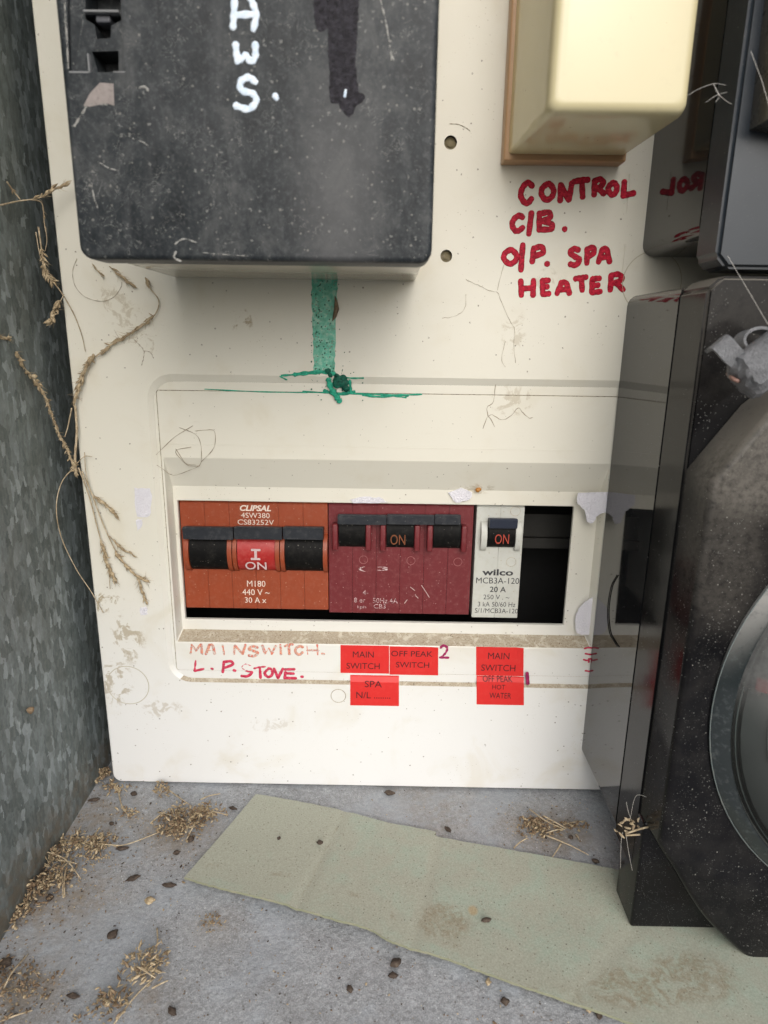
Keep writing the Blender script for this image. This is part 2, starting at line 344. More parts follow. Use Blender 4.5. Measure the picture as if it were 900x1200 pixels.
def make_greenpaint():
    a = M('green_paint_wash')
    n = a.noise(0.5, 5, 0.6, 0.2)
    c = a.ramp(n, [(0.32, (0.015, 0.36, 0.23)), (0.5, (0.09, 0.56, 0.40)), (0.66, (0.36, 0.72, 0.57))])
    c = a.mix(a.math('MULTIPLY', a.specks(1.3, 0.30, 0.5), 0.9), c, (0.004, 0.06, 0.04))
    al = a.math('ADD', 0.42, a.math('MULTIPLY', a.noise(0.35, 4), 0.5), clamp=True)
    return a.out(c, 0.4, alpha=al)
GPAINT = make_greenpaint()
DGREEN = make_ink('dark_green_paint', (0.003, 0.035, 0.025), (0.006, 0.11, 0.07))
MGREEN = make_ink('wet_green_paint', (0.012, 0.20, 0.13), (0.03, 0.36, 0.23))

def make_paper():
    a = M('torn_white_paper'); n = a.noise(1.6, 6, 0.7)
    a.bump(n, 0.5)
    return a.out(a.mix(n, (0.66, 0.65, 0.70), (0.80, 0.79, 0.84)), 0.9)
PAPER = make_paper()
REDLAB = plastic('red_label_vinyl', (0.62, 0.016, 0.014), 0.42, vary=0.06, dust=0.06, dustcol=(0.7, 0.25, 0.2))

def make_straw(name, lo, mid, hi):
    a = M(name); n = a.noise(0.55, 5, 0.7)
    c = a.ramp(n, [(0.28, lo), (0.5, mid), (0.72, hi)])
    return a.out(c, 0.8)
STRAW = make_straw('dry_straw', (0.22, 0.165, 0.10), (0.42, 0.335, 0.22), (0.64, 0.55, 0.40))
HUSK = make_straw('dry_husk', (0.15, 0.105, 0.06), (0.38, 0.295, 0.18), (0.66, 0.55, 0.38))
BROWNH = make_straw('brown_chaff', (0.08, 0.05, 0.03), (0.20, 0.135, 0.08), (0.38, 0.29, 0.18))
PELLET = make_straw('dark_pellet', (0.022, 0.014, 0.010), (0.055, 0.038, 0.028), (0.12, 0.09, 0.065))
HAIR = make_straw('dark_hair', (0.16, 0.12, 0.08), (0.27, 0.21, 0.14), (0.42, 0.35, 0.25))
WEB = make_straw('pale_web', (0.45, 0.43, 0.40), (0.6, 0.58, 0.54), (0.7, 0.68, 0.64))
LEAD = plastic('dull_lead', (0.15, 0.155, 0.165), 0.45, vary=0.35, dust=0.6, dustcol=(0.30, 0.30, 0.315), bumpd=0.5)
COPPER = plastic('copper_wire', (0.26, 0.15, 0.12), 0.4)

def make_glass():
    a = M('grimy_clear_glass')
    g = a.t.nodes.new('ShaderNodeBsdfTransparent'); g.inputs[0].default_value = (0.72, 0.75, 0.74, 1)
    ng = a.t.nodes.new('ShaderNodeNewGeometry'); sx = a.t.nodes.new('ShaderNodeSeparateXYZ'); a.t.links.new(ng.outputs['Normal'], sx.inputs[0])
    top = a.step(sx.outputs[2], -0.02, 0.20)
    film = a.math('ADD', 0.10, a.math('MULTIPLY', top, a.math('ADD', 0.42, a.math('MULTIPLY', a.step(a.noise(0.2, 6, 0.75), 0.3, 0.7), 0.34))))
    a.out(a.mix(a.specks(1.4, 0.2, 0.5), (0.24, 0.24, 0.235), (0.5, 0.5, 0.48)), 0.15)
    m = a.t.nodes.new('ShaderNodeMixShader'); a.t.links.new(film, m.inputs[0]); a.t.links.new(g.outputs[0], m.inputs[1]); a.t.links.new(a.p.outputs[0], m.inputs[2])
    a.t.links.new(m.outputs[0], a.t.nodes['Material Output'].inputs[0]); return a.m
GLASS = make_glass()
def make_rim():
    a = M('dusty_black_glass_rim')
    ng = a.t.nodes.new('ShaderNodeNewGeometry'); sx = a.t.nodes.new('ShaderNodeSeparateXYZ'); a.t.links.new(ng.outputs['Normal'], sx.inputs[0])
    top = a.math('MULTIPLY', a.step(sx.outputs[2], 0.06, 0.36), a.step(a.noise(0.3, 7, 0.75), 0.2, 0.5))
    c = a.mix(top, (0.022, 0.028, 0.030), (0.30, 0.295, 0.28))
    c = a.mix(a.math('MULTIPLY', a.step(a.noise(0.5, 6, .7), .5, .7), .3), c, (0.14, 0.16, 0.16))
    return a.out(c, a.math('ADD', 0.15, a.math('MULTIPLY', top, .5)))
RIM = make_rim()
DIAL = plastic('pale_dial_plate', (0.72, 0.73, 0.73), 0.4)
REDREFL = plastic('dull_red_reflection', (0.22, 0.012, 0.014), 0.5)

# ------------------------------------------------------------------ mesh helpers
def link(name, bm, mats, parent=None, smooth=False, label=None):
    me = bpy.data.meshes.new(name)
    for v in bm.verts: v.co *= S
    bm.normal_update(); bm.to_mesh(me); bm.free()
    for m in (mats if isinstance(mats, (list, tuple)) else [mats]): me.materials.append(m)
    o = bpy.data.objects.new(name, me); COL.objects.link(o)
    if parent: adopt(o, parent)
    if smooth:
        for p in me.polygons: p.use_smooth = True
        if smooth != True: me.set_sharp_from_angle(angle=math.radians(smooth))
    if label: o['label'] = label
    return o
def worldloc(o):
    l = Vector(o.location)
    return l + worldloc(o.parent) if o.parent else l
def adopt(o, parent):
    o.parent = parent; o.location = Vector(o.location) - worldloc(parent)
def tag(o, label, cat, group=None, kind=None):
    if label: o['label'] = label
    if cat: o['category'] = cat
    if group: o['group'] = group
    if kind: o['kind'] = kind
    return o
def thing(name, loc, label, cat, group=None):
    o = bpy.data.objects.new(name, None); COL.objects.link(o); o.location = Vector(loc) * S; o.empty_display_size = 0.01
    return tag(o, label, cat, group)

def bx(bm, x0, x1, y0, y1, z0, z1, bev=0.0, seg=2, mi=0):
    r = bmesh.ops.create_cube(bm, size=1)
    for v in r['verts']:
        v.co = Vector((x0 + (v.co.x + .5) * (x1 - x0), y0 + (v.co.y + .5) * (y1 - y0), z0 + (v.co.z + .5) * (z1 - z0)))
    fs = set(f for v in r['verts'] for f in v.link_faces)
    for f in fs: f.material_index = mi
    if bev:
        es = list(set(e for v in r['verts'] for e in v.link_edges))
        bmesh.ops.bevel(bm, geom=es, offset=bev, segments=seg, affect='EDGES', profile=0.5)
def prism(bm, pts, y0, y1, bev=0.0, seg=2, mi=0, frontonly=True):
    """pts: outline in (x,z); y0 is the front (towards the camera)."""
    a = [bm.verts.new((p[0], y0, p[1])) for p in pts]; b = [bm.verts.new((p[0], y1, p[1])) for p in pts]
    n = len(pts); f = bm.faces.new(a); g = bm.faces.new(list(reversed(b))); f.material_index = g.material_index = mi
    for i in range(n):
        q = bm.faces.new((a[i], b[i], b[(i + 1) % n], a[(i + 1) % n])); q.material_index = mi
    bmesh.ops.recalc_face_normals(bm, faces=bm.faces[:])
    if bev:
        es = list(f.edges) if frontonly else list(f.edges) + list(g.edges)
        bmesh.ops.bevel(bm, geom=es, offset=bev, segments=seg, affect='EDGES', profile=0.5)
def cat(pts, n=6, closed=False):
    """Catmull-Rom through the points."""
    P = [Vector(p) for p in pts]
    if len(P) < 3 and not closed: return P
    out = []
    N = len(P); rng = range(N) if closed else range(N - 1)
    for i in rng:
        p1, p2 = P[i], P[(i + 1) % N]
        p0 = P[i - 1] if (closed or i > 0) else p1 + (p1 - p2)
        p3 = P[(i + 2) % N] if (closed or i + 2 < N) else p2 + (p2 - p1)
        for k in range(n):
            t = k / n
            out.append(0.5 * ((2 * p1) + (-p0 + p2) * t + (2 * p0 - 5 * p1 + 4 * p2 - p3) * t * t + (-p0 + 3 * p1 - 3 * p2 + p3) * t ** 3))
    if not closed: out.append(P[-1])
    return out
def tube(bm, pts, rad, sides=6, closed=False, flat=None, mi=0):
    """rad: number or list; flat=(normal, height factor) squashes the section."""
    P = [Vector(p) for p in pts]; N = len(P)
    R = rad if isinstance(rad, (list, tuple)) else [rad] * N
    rings = []; ref = Vector((0.13, -1, 0.21)).normalized()
    for i in range(N):
        t = (P[(i + 1) % N] - P[i - 1]) if closed else (P[min(i + 1, N - 1)] - P[max(i - 1, 0)])
        if t.length < 1e-9: t = Vector((1, 0, 0))
        t.normalize()
        nn = flat[0] if flat else ref
        if abs(t.dot(nn)) > 0.98: nn = Vector((1, 0.1, 0.3)).normalized()
        b = t.cross(nn).normalized(); n2 = b.cross(t).normalized()
        h = flat[1] if flat else 1.0
        ring = []
        for k in range(sides):
            an = 2 * math.pi * k / sides
            ring.append(bm.verts.new(P[i] + b * (math.cos(an) * R[i]) + n2 * (math.sin(an) * R[i] * h)))
        rings.append(ring)
    for i in range(N if closed else N - 1):
        a, c = rings[i], rings[(i + 1) % N]
        for k in range(sides):
            f = bm.faces.new((a[k], a[(k + 1) % sides], c[(k + 1) % sides], c[k])); f.material_index = mi
    if not closed:
        for r_, rev in ((rings[0], True), (rings[-1], False)):
            f = bm.faces.new(r_ if not rev else list(reversed(r_))); f.material_index = mi
def rrect(x0, x1, z0, z1, r, n=6):
    out = []
    for cx, cz, a0 in ((x1 - r, z1 - r, 0), (x0 + r, z1 - r, 90), (x0 + r, z0 + r, 180), (x1 - r, z0 + r, 270)):
        for k in range(n + 1):
            an = math.radians(a0 + 90 * k / n); out.append((cx + r * math.cos(an), cz + r * math.sin(an)))
    return out
def loft(bm, loops, closed=False, mis=None):
    """loops: list of (pts(x,z), y)."""
    vs = [[bm.verts.new((p[0], y, p[1])) for p in pts] for pts, y in loops]
    n = len(vs[0]); R = len(vs)
    for j in range(R if closed else R - 1):
        a, b = vs[j], vs[(j + 1) % R]
        for i in range(n):
            f = bm.faces.new((a[i], b[i], b[(i + 1) % n], a[(i + 1) % n]))
            if mis: f.material_index = mis(j, i, n)
    return vs
def boolean(o, cutters):
    for c in cutters:
        m = o.modifiers.new('b', 'BOOLEAN'); m.operation = 'DIFFERENCE'; m.solver = 'EXACT'; m.object = c
    dg = bpy.context.evaluated_depsgraph_get(); dg.update()
    me = bpy.data.meshes.new_from_object(o.evaluated_get(dg))
    o.modifiers.clear(); old = o.data; me.name = old.name; o.data = me; bpy.data.meshes.remove(old)
    for c in cutters:
        d = c.data; bpy.data.objects.remove(c); bpy.data.meshes.remove(d)
def pxrect(u0, v0, u1, v1, y):
    """x0,x1,z0,z1 on plane y for a photo rectangle."""
    a, b = PY(u0, (v0 + v1) / 2, y), PY(u1, (v0 + v1) / 2, y); c, d = PY((u0 + u1) / 2, v0, y), PY((u0 + u1) / 2, v1, y)
    return a.x, b.x, d.z, c.z
def pp(pts, y): return [((p := PY(u, v, y)).x, p.z) for u, v in pts]

def textmesh(body, u0, v0, u1, v1, y, mat_, parent, shear=0.0, bold=0.0, name='lettering', tilt=0.0, thick=0.0, y2=None):
    cu = bpy.data.curves.new('t', 'FONT'); cu.body = body; cu.size = 1; cu.shear = shear; cu.offset = bold; cu.resolution_u = 3
    o = bpy.data.objects.new('t', cu); COL.objects.link(o)
    dg = bpy.context.evaluated_depsgraph_get(); me = bpy.data.meshes.new_from_object(o.evaluated_get(dg))
    bpy.data.objects.remove(o); bpy.data.curves.remove(cu)
    xs = [v.co.x for v in me.vertices]; ys = [v.co.y for v in me.vertices]
    bx0, bx1, by0, by1 = min(xs), max(xs), min(ys), max(ys)
    x0, x1, z0, z1 = pxrect(u0, v0, u1, v1, y)
    for v in me.vertices:
        fx = (v.co.x - bx0) / (bx1 - bx0); fy = (v.co.y - by0) / max(1e-6, by1 - by0)
        yy = y if y2 is None else y + (y2 - y) * fy
        v.co = Vector((x0 + fx * (x1 - x0), yy, z0 + fy * (z1 - z0) + tilt * fx)) * S
    me.materials.clear(); me.materials.append(mat_); me.name = name
    o = bpy.data.objects.new(name, me); COL.objects.link(o); adopt(o, parent)
    return o

def stroke(bm, pxpts, y, wpx, n=5, hgt=0.022, jit=0.10):
    P3 = [PY(u, v, y) for u, v in pxpts]
    c = cat(P3, n)
    if len(c) < 3: c = [c[0].lerp(c[-1], k / 6) for k in range(7)]
    w = wpx / 3.4 / 2
    L = [0]
    for i in range(1, len(c)): L.append(L[-1] + (c[i] - c[i - 1]).length)
    tot = L[-1]; ext = w * 0.8
    d0 = (c[0] - c[1]).normalized(); d1 = (c[-1] - c[-2]).normalized()
    pts = [c[0] + d0 * ext, c[0] + d0 * ext * .75] + c + [c[-1] + d1 * ext * .75, c[-1] + d1 * ext]
    rad = [w * .25, w * .7] + [w * (1 + jit * math.sin(i * 1.7 + u0)) for u0 in [RND.random() * 6] for i in range(len(c))] + [w * .7, w * .25]
    tube(bm, pts, rad, 8, flat=(Vector((0, -1, 0)), hgt / w))

GL = {  # single-stroke capitals, x right, y down, in a unit box
 'C': [[(.95, .15), (.6, .0), (.15, .2), (.0, .6), (.25, .97), (.6, 1), (.9, .8)]],
 'O': [[(.5, 0), (.1, .25), (.0, .65), (.4, 1), (.85, .8), (1, .4), (.7, .05), (.45, .0)]],
 'N': [[(.05, 1), (.1, .1)], [(.1, .1), (.75, .95)], [(.75, .95), (.98, .0)]],
 'T': [[(0, .12), (.5, .05), (1, .0)], [(.55, .1), (.6, 1)]],
 'R': [[(.1, 1), (.15, .05)], [(.1, .1), (.6, .0), (.9, .25), (.5, .5), (.2, .55)], [(.4, .5), (.95, .95)]],
 'L': [[(.2, .0), (.1, .95)], [(.1, .95), (1, .75)]],
 '/': [[(1, 0), (0, 1)]],
 'B': [[(.1, 1), (.1, .05)], [(.1, .1), (.7, .0), (.85, .3), (.3, .5)], [(.3, .5), (.95, .65), (.9, .95), (.1, 1)]],
 'P': [[(.1, 1), (.2, .05)], [(.2, .08), (.8, .0), (.95, .35), (.3, .6)]],
 'S': [[(.9, .1), (.4, .0), (.05, .25), (.5, .5), (.95, .7), (.6, 1), (.05, .95)]],
 'A': [[(.0, 1), (.35, .05)], [(.35, .05), (.75, .1), (1, 1)], [(.15, .62), (.85, .62)]],
 'H': [[(.05, 0), (.1, 1)], [(.95, 0), (.95, 1)], [(.08, .55), (.95, .5)]],
 'E': [[(.85, .05), (.1, .08)], [(.15, .05), (.1, .95)], [(.1, .95), (.95, .92)], [(.12, .5), (.75, .48)]],
 'M': [[(0, 1), (.1, .05)], [(.1, .05), (.5, .6)], [(.5, .6), (.9, .0)], [(.9, .0), (1, 1)]],
 'I': [[(.4, 0), (.6, 1)]],
 'W': [[(0, 0), (.2, .95)], [(.2, .95), (.5, .3)], [(.5, .3), (.75, .95)], [(.75, .95), (1, .0)]],
 'V': [[(0, .0), (.4, 1)], [(.4, 1), (1, .05)]],
 '2': [[(.05, .2), (.4, .0), (.9, .2), (.6, .6), (.05, .95)], [(.05, .95), (1, .95)]],
 '.': [[(.3, .4), (.7, .6)]],
}
def writing(letters, y, w, mat_, parent, label, jit=0.07):
    bm = bmesh.new(); k = 0
    for ch, u0, v0, u1, v1 in letters:
        for s_ in GL[ch]:
            k += 1
            stroke(bm, [(u0 + w * .4 + x * (u1 - u0 - w * .8) + RND.uniform(-.5, .5), v0 + w * .4 + yy * (v1 - v0 - w * .8) + RND.uniform(-.5, .5)) for x, yy in s_], y - 0.004 * (k % 7), w, jit=jit)
    return link('handwriting', bm, mat_, parent, True, label)

def lathe(bm, prof, axis_pt, axis_dir, n=32, mi=0, up=None):
    """prof: list of (radius, height along axis)."""
    d = Vector(axis_dir).normalized(); a = d.orthogonal().normalized() if up is None else Vector(up); b = d.cross(a).normalized()
    A = Vector(axis_pt); rings = []
    for r, h in prof:
        rings.append([bm.verts.new(A + d * h + (a * math.cos(2 * math.pi * k / n) + b * math.sin(2 * math.pi * k / n)) * r) for k in range(n)])
    for i in range(len(rings) - 1):
        for k in range(n):
            f = bm.faces.new((rings[i][k], rings[i][(k + 1) % n], rings[i + 1][(k + 1) % n], rings[i + 1][k])); f.material_index = mi
    bm.faces.new(rings[-1]).material_index = mi; bm.faces.new(list(reversed(rings[0]))).material_index = mi

def husk(bm, p, d, L, w, mi=0, n=5):
    """a pointed seed husk of length L along d."""
    d = Vector(d).normalized(); a = d.orthogonal().normalized(); a.rotate(Matrix.Rotation(RND.random() * 6.28, 3, d)); b = d.cross(a)
    prof = [(0.0, .08), (.2, .75), (.5, 1.0), (.8, .55), (1.0, .06)]
    rings = []
    for t, r in prof:
        c = Vector(p) + d * (t * L) + a * (math.sin(t * 3.14) * L * .12)
        rings.append([bm.verts.new(c + (a * math.cos(2 * math.pi * k / n) * .55 + b * math.sin(2 * math.pi * k / n)) * (w / 2 * r)) for k in range(n)])
    for i in range(len(rings) - 1):
        for k in range(n):
            f = bm.faces.new((rings[i][k], rings[i][(k + 1) % n], rings[i + 1][(k + 1) % n], rings[i + 1][k])); f.material_index = mi

# ------------------------------------------------------------------ setting
LEFTX = PY(112, 905, 0).x                         # the galvanised side wall
bm = bmesh.new()
nx, ny = 120, 100
fx0, fx1, fy0, fy1 = LEFTX - 1.0, 330, -330, 60
grid = [[bm.verts.new((fx0 + (fx1 - fx0) * i / nx, fy0 + (fy1 - fy0) * j / ny,
        SLOPE * min(0, fy0 + (fy1 - fy0) * j / ny) + 0.5 * (mnoise.noise(Vector((i * .23, j * .23, 0))) - .6))) for i in range(nx + 1)] for j in range(ny + 1)]
for j in range(ny):
    for i in range(nx): bm.faces.new((grid[j][i], grid[j][i + 1], grid[j + 1][i + 1], grid[j + 1][i]))
fl = link('floor', bm, FLOORM, smooth=True); fl['kind'] = 'structure'
bm = bmesh.new(); bx(bm, LEFTX, 330, 60, 64, -2, 520)
bwall = link('back_wall', bm, HOLE); bwall['kind'] = 'structure'

wall = thing('galvanised_wall', (LEFTX, -100, 0), 'mottled galvanised steel side sheet to the left of the cream switchboard', 'metal wall')
bm = bmesh.new(); bx(bm, LEFTX - 2.0, LEFTX, -330, 60, -24, 520)
link('steel_sheet', bm, GALV, wall)

# ------------------------------------------------------------------ switchboard
board = thing('switchboard', tuple(PY(420, 922, 0)), 'cream switchboard cover with a recessed window of circuit breakers and red handwriting', 'switchboard')
PR = 215.0; PTOP = 330.0
xl = (PY(40, 0, 0).x + PY(128, 900, 0).x) / 2
zb = 0.4
YE = 1.2       # plane of the inner escutcheon
YL = 6.5       # plane of the lip round the window
ex0, _, ez0, ez1 = pxrect(172, 441, 600, 803, 0)
ex0 = (PY(172, 470, 0).x + PY(198, 780, 0).x) / 2
ez1 = PY(450, 442, 0).z; ez0 = PY(450, 803, 0).z
EXR = 100.0
N6 = 6
def nested(ins_l, ins_r, ins_b, ins_t, r): return rrect(ex0 + ins_l, EXR - ins_r, ez0 + ins_b, ez1 - ins_t, r, N6)
bm = bmesh.new()
outer = rrect(xl, PR, zb, PTOP, 3.5, N6)
loops = [(rrect(xl + .5, PR - .5, zb + .5, PTOP - .5, 3.2, N6), 0.0), (nested(0, 0, 0, 0, 8.5), 0.0), (nested(1.6, 1.6, 1.1, 2.4, 7.4), YE), (nested(1.6, 1.6, 1.1, 2.4, 7.4), YE + 2.5),
         (rrect(xl + 3, PR - 3, zb + 3, PTOP - 3, 3, N6), 4.0), (rrect(xl + 3, PR - 3, zb + 3, PTOP - 3, 3, N6), 42), (outer, 42), (outer, 0.6)]
def mis_cover(j, i, n):
    if j == 1 and 18 <= i <= 22: return 1     # lower ledge
    return 0
loft(bm, loops, closed=True, mis=mis_cover)
bmesh.ops.recalc_face_normals(bm, faces=bm.faces[:])
cover = link('cover', bm, [CREAM, DUSTY, HOLE], board)
cut = []
for (u, v, r) in ((528, 167, 2.0), (523, 300, 1.9)):
    p = PY(u, v, 0); b2 = bmesh.new()
    lathe(b2, [(r, -3), (r, 2.2)], (p.x, 0, p.z), (0, 1, 0), 20); bmesh.ops.recalc_face_normals(b2, faces=b2.faces[:]); cut.append(link('c', b2, HOLE))
for (u0, v0, u1, v1) in ((737.5, 204, 735.5, 250), (731.5, 286, 728.5, 324)):      # two narrow slots
    a, b = PY(u0, v0), PY(u1, v1); b2 = bmesh.new()
    bx(b2, min(a.x, b.x) - .25, min(a.x, b.x) + .35, -2, .35, b.z, a.z); cut.append(link('c', b2, CREAM))
boolean(cover, cut)
for (u, v, r) in ((528, 167, 2.0), (523, 300, 1.9)):
    p = PY(u, v, 0); bm = bmesh.new(); lathe(bm, [(r * .97, 0), (r * .97, .5)], (p.x, 1.5, p.z), (0, 1, 0), 16)
    lathe(bm, [(r * .5, 0), (r * .45, .4)], (p.x, 1.1, p.z), (0, 1, 0), 8)
    link('screw_hole', bm, plastic('hole_bottom', (0.20, 0.17, 0.10), 0.9, dust=.5), board)

# escutcheon with the window
W0, W1 = (PY(208, 588, YL).x + PY(217, 725, YL).x) / 2, (PY(670, 592, YL).x + PY(663, 733, YL).x) / 2
WT, WB = PY(440, 590, YL).z, PY(440, 729, YL).z
rt = PY(450, 541, YE).z; rb = PY(450, 756, YE).z; rl = (PY(193, 541, YE).x + PY(206, 755, YE).x) / 2; rr = PY(703, 660, YE).x
it = PY(450, 573, YL).z; ib = PY(450, 741, YL).z; il = W0 - 1.3; ir = PY(694, 660, YL).x
gx = (PY(188, 470, YE).x + PY(203, 780, YE).x) / 2; gz = PY(450, 461, YE).z; gb = PY(450, 789, YE).z
bm = bmesh.new()
L = [(nested(1.62, 1.62, 1.12, 2.42, 7.4), YE),
     (rrect(gx - .12, EXR - 4, gb - .0, gz + .12, 1.0, N6), YE), (rrect(gx, EXR - 4.1, gb + .05, gz, 1.0, N6), YE + .35), (rrect(gx + .12, EXR - 4.2, gb + .1, gz - .12, 1.0, N6), YE - .05),
     (rrect(rl - .5, rr + .5, rb - .3, rt + .4, .6, N6), YE - .05), (rrect(rl, rr, rb, rt, .5, N6), YE + .1),
     (rrect(il, ir, ib, it, .4, N6), YL), (rrect(W0 - .15, W1 + .15, WB - .15, WT + .15, .25, N6), YL), (rrect(W0, W1, WB, WT, .2, N6), YL + .2), (rrect(W0, W1, WB, WT, .2, N6), YL + 1.5),
     (rrect(W0 - 1.5, W1 + 1.5, WB - 1.5, WT + 1.5, .2, N6), YL + 1.5), (rrect(il, ir, ib, it, .4, N6), YL + 1.5)]
def mis_e(j, i, n):
    if j in (1,) : return 2
    if j == 2 and i in (6, 27): return 2
    if j == 5 and 19 <= i <= 21: return 1
    return 0
loft(bm, L, mis=mis_e)
bmesh.ops.recalc_face_normals(bm, faces=bm.faces[:])
esc = link('escutcheon', bm, [CREAM, DUSTY, GROOVE], board)
# faint moulded line across the escutcheon and the upright line right of the window
bm = bmesh.new(); a = PY(190, 520, YE); b = PY(800, 526, YE); bx(bm, a.x, 90, YE - .12, YE + .05, a.z - .25, a.z + .0, .04, 1)
link('moulded_line', bm, CREAM, board)
# knock-out rings in the cover
for (u, v, r, y) in ((150, 803, 8.0, 0), (396.5, 815.5, 2.8, 0), (764, 331, 9.5, 0)):
    p = PY(u, v, y); bm = bmesh.new()
    pts = [p + Vector((math.cos(t * math.tau / 40) * r, 0, math.sin(t * math.tau / 40) * r)) for t in range(40)]
    tube(bm, pts, .14, 5, closed=True, flat=(Vector((0, -1, 0)), .5)); link('knockout_ring', bm, GROOVE if r < 5 else plastic('shallow_ring', (.48, .44, .33), .6), board, True)

# crumbs lying on the two ledges
bm = bmesh.new()
for k in range(900):
    if k % 3:
        x = RND.uniform(il, ir); t = RND.random(); z = rb + (ib - rb) * t; y = YE + .1 + (YL - YE - .1) * t
    else:
        x = RND.uniform(ex0 + 6, 75); t = RND.random(); z = ez0 + 1.1 * t; y = YE * t
    s_ = RND.uniform(.08, .22) * (1.6 if RND.random() < .06 else 1)
    m4 = Matrix.Translation((x, y - s_ * .3, z + s_ * .3)) @ Matrix.Rotation(RND.random() * 6, 4, 'X') @ Matrix.Rotation(RND.random() * 6, 4, 'Z') @ Matrix.Diagonal((s_, s_ * .7, s_ * .6, 1))
    bmesh.ops.create_icosphere(bm, subdivisions=1, radius=1, matrix=m4)
cr = link('ledge_crumbs', bm, BROWNH, board); cr['kind'] = 'stuff'

# red handwriting
Y0 = -0.01
writing([('C', 608, 212, 627, 240), ('O', 632, 213, 651, 237), ('N', 653, 212, 673, 238), ('T', 670, 208, 692, 234), ('R', 692, 208, 711, 231), ('O', 710, 212, 726, 231), ('L', 726, 210, 745, 233)], Y0, 6.3, RED, board, 'CONTROL handwritten in thick red marker')
writing([('C', 598, 250, 616, 273), ('/', 617, 247, 625, 277), ('B', 628, 246, 650, 272), ('.', 658, 264, 666, 273)], Y0, 6.3, RED, board, 'C/B. handwritten in red marker')
writing([('O', 588, 290, 608, 312), ('/', 608, 284, 615, 319), ('P', 620, 287, 640, 310), ('.', 637, 306, 645, 313), ('S', 665, 289, 682, 313), ('P', 684, 288, 699, 311), ('A', 699, 289, 717, 310)], Y0, 6.3, RED, board, 'O/P. SPA handwritten in red marker')
writing([('H', 607, 326, 628, 349), ('E', 632, 325, 647, 348), ('A', 650, 328, 670, 347), ('T', 672, 322, 690, 343), ('E', 690, 323, 707, 346), ('R', 711, 319, 734, 343)], Y0, 6.3, RED, board, 'HEATER handwritten in red marker')
ys = YE - 0.03
writing([('M', 222, 754, 238, 768), ('A', 240, 754, 253, 768), ('I', 257, 754, 267, 769), ('N', 272, 754, 289, 768), ('S', 290, 756, 304, 770), ('W', 306, 755, 324, 768), ('I', 325, 754, 333, 768), ('T', 332, 754, 344, 768), ('C', 345, 756, 357, 768), ('H', 358, 755, 374, 769), ('.', 375, 764, 382, 769)],
        ys, 3.7, FADED, board, 'MAINSWITCH. in faded orange marker')
writing([('L', 225, 773, 240, 788), ('.', 245, 781, 252, 787), ('P', 258, 773, 275, 789), ('.', 271, 783, 278, 788), ('S', 281, 777, 297, 794), ('T', 296, 780, 312, 796), ('O', 309, 782, 321, 795), ('V', 320, 782, 333, 796), ('E', 331, 782, 349, 797), ('.', 350, 790, 357, 796)],
        ys, 3.9, CRIM, board, 'L.P. STOVE. in crimson marker')
writing([('2', 514, 755, 527, 773)], ys, 4.4, PURP, board, 'figure 2 in purple marker')
writing([('I', 614, 787, 622, 803)], -.3, 4.6, PURP, board, 'short purple marker stroke')
bm = bmesh.new()
for a_ in ([(685, 760), (690, 759), (697, 760)], [(686, 766), (692, 767), (697, 766)], [(684, 773), (688, 774), (692, 772)], [(690, 772), (690, 776)], [(686, 786), (692, 787)]): stroke(bm, a_, ys - .12, 2.4)
link('handwriting', bm, CRIM, board, True, 'cut-off red marker strokes beside the meter')

# red warning labels
def sticker(u0, v0, u1, v1, label, bend=False, lines=(), rot=0.0):
    bm = bmesh.new(); n = 6
    if bend:
        rows = [(v0, YE - .14), (v0 + 1.2, YE - .18), (799, -.16), (806, -.20), (v1, -.14)]
    else: rows = [(v0, YE - .16), (v1, YE - .16)]
    for off, rev in ((0, False), (.11, True)):
        vv = []
        for v, y in rows:
            a, b = PY(u0, v, y), PY(u1, v, y)
            vv.append([bm.verts.new((a.x + (b.x - a.x) * i / n, y + off + .02 * math.sin(i * 2.1 + v) - (.45 if (i == n and v == v0 and u0 > 450) else 0), a.z + rot * i / n)) for i in range(n + 1)])
        for j in range(len(vv) - 1):
            for i in range(n):
                q = (vv[j][i], vv[j + 1][i], vv[j + 1][i + 1], vv[j][i + 1]); bm.faces.new(q if not rev else tuple(reversed(q)))
    st = link('warning_label', bm, REDLAB, board, False, label)
    for (txt, a0, b0, a1, b1, y, y2) in lines: textmesh(txt, a0, b0, a1, b1, y, PRINTD, st, name='printed_text', y2=y2)
    return st
yt = YE - .26
sticker(399, 756, 456, 788.5, 'red printed label reading MAIN SWITCH, far left', False, [('MAIN', 413.5, 763.5, 438, 770.5, yt, None), ('SWITCH', 406, 777, 445, 784, yt, None)])
sticker(456.6, 757.5, 513.5, 790.5, 'red printed label reading OFF PEAK SWITCH', False, [('OFF PEAK', 458.5, 763, 507, 769.5, yt, None), ('SWITCH', 464, 776, 503, 782.5, yt, None)])
sticker(410.5, 791, 467.5, 826.5, 'red printed label reading SPA N/L, bent over the ledge', True, [('SPA', 427.5, 798, 447.5, 805.5, -.30, -.30), ('N/L ........', 417.5, 811, 457.5, 818.5, -.30, None)])
sticker(558, 758, 613.5, 791.5, 'red printed label reading MAIN SWITCH above the hot water label', False, [('MAIN', 572, 765, 597, 772.5, yt, None), ('SWITCH', 564, 779, 604, 786.5, yt, None)])
sticker(558.5, 792, 614, 825.5, 'red printed label reading OFF PEAK HOT WATER', True, [('OFF PEAK', 566, 794, 601, 799.3, -.36, 1.05), ('HOT', 577, 802.5, 592, 808, -.30, -.30), ('WATER', 573.5, 812, 599, 818.5, -.30, None)])

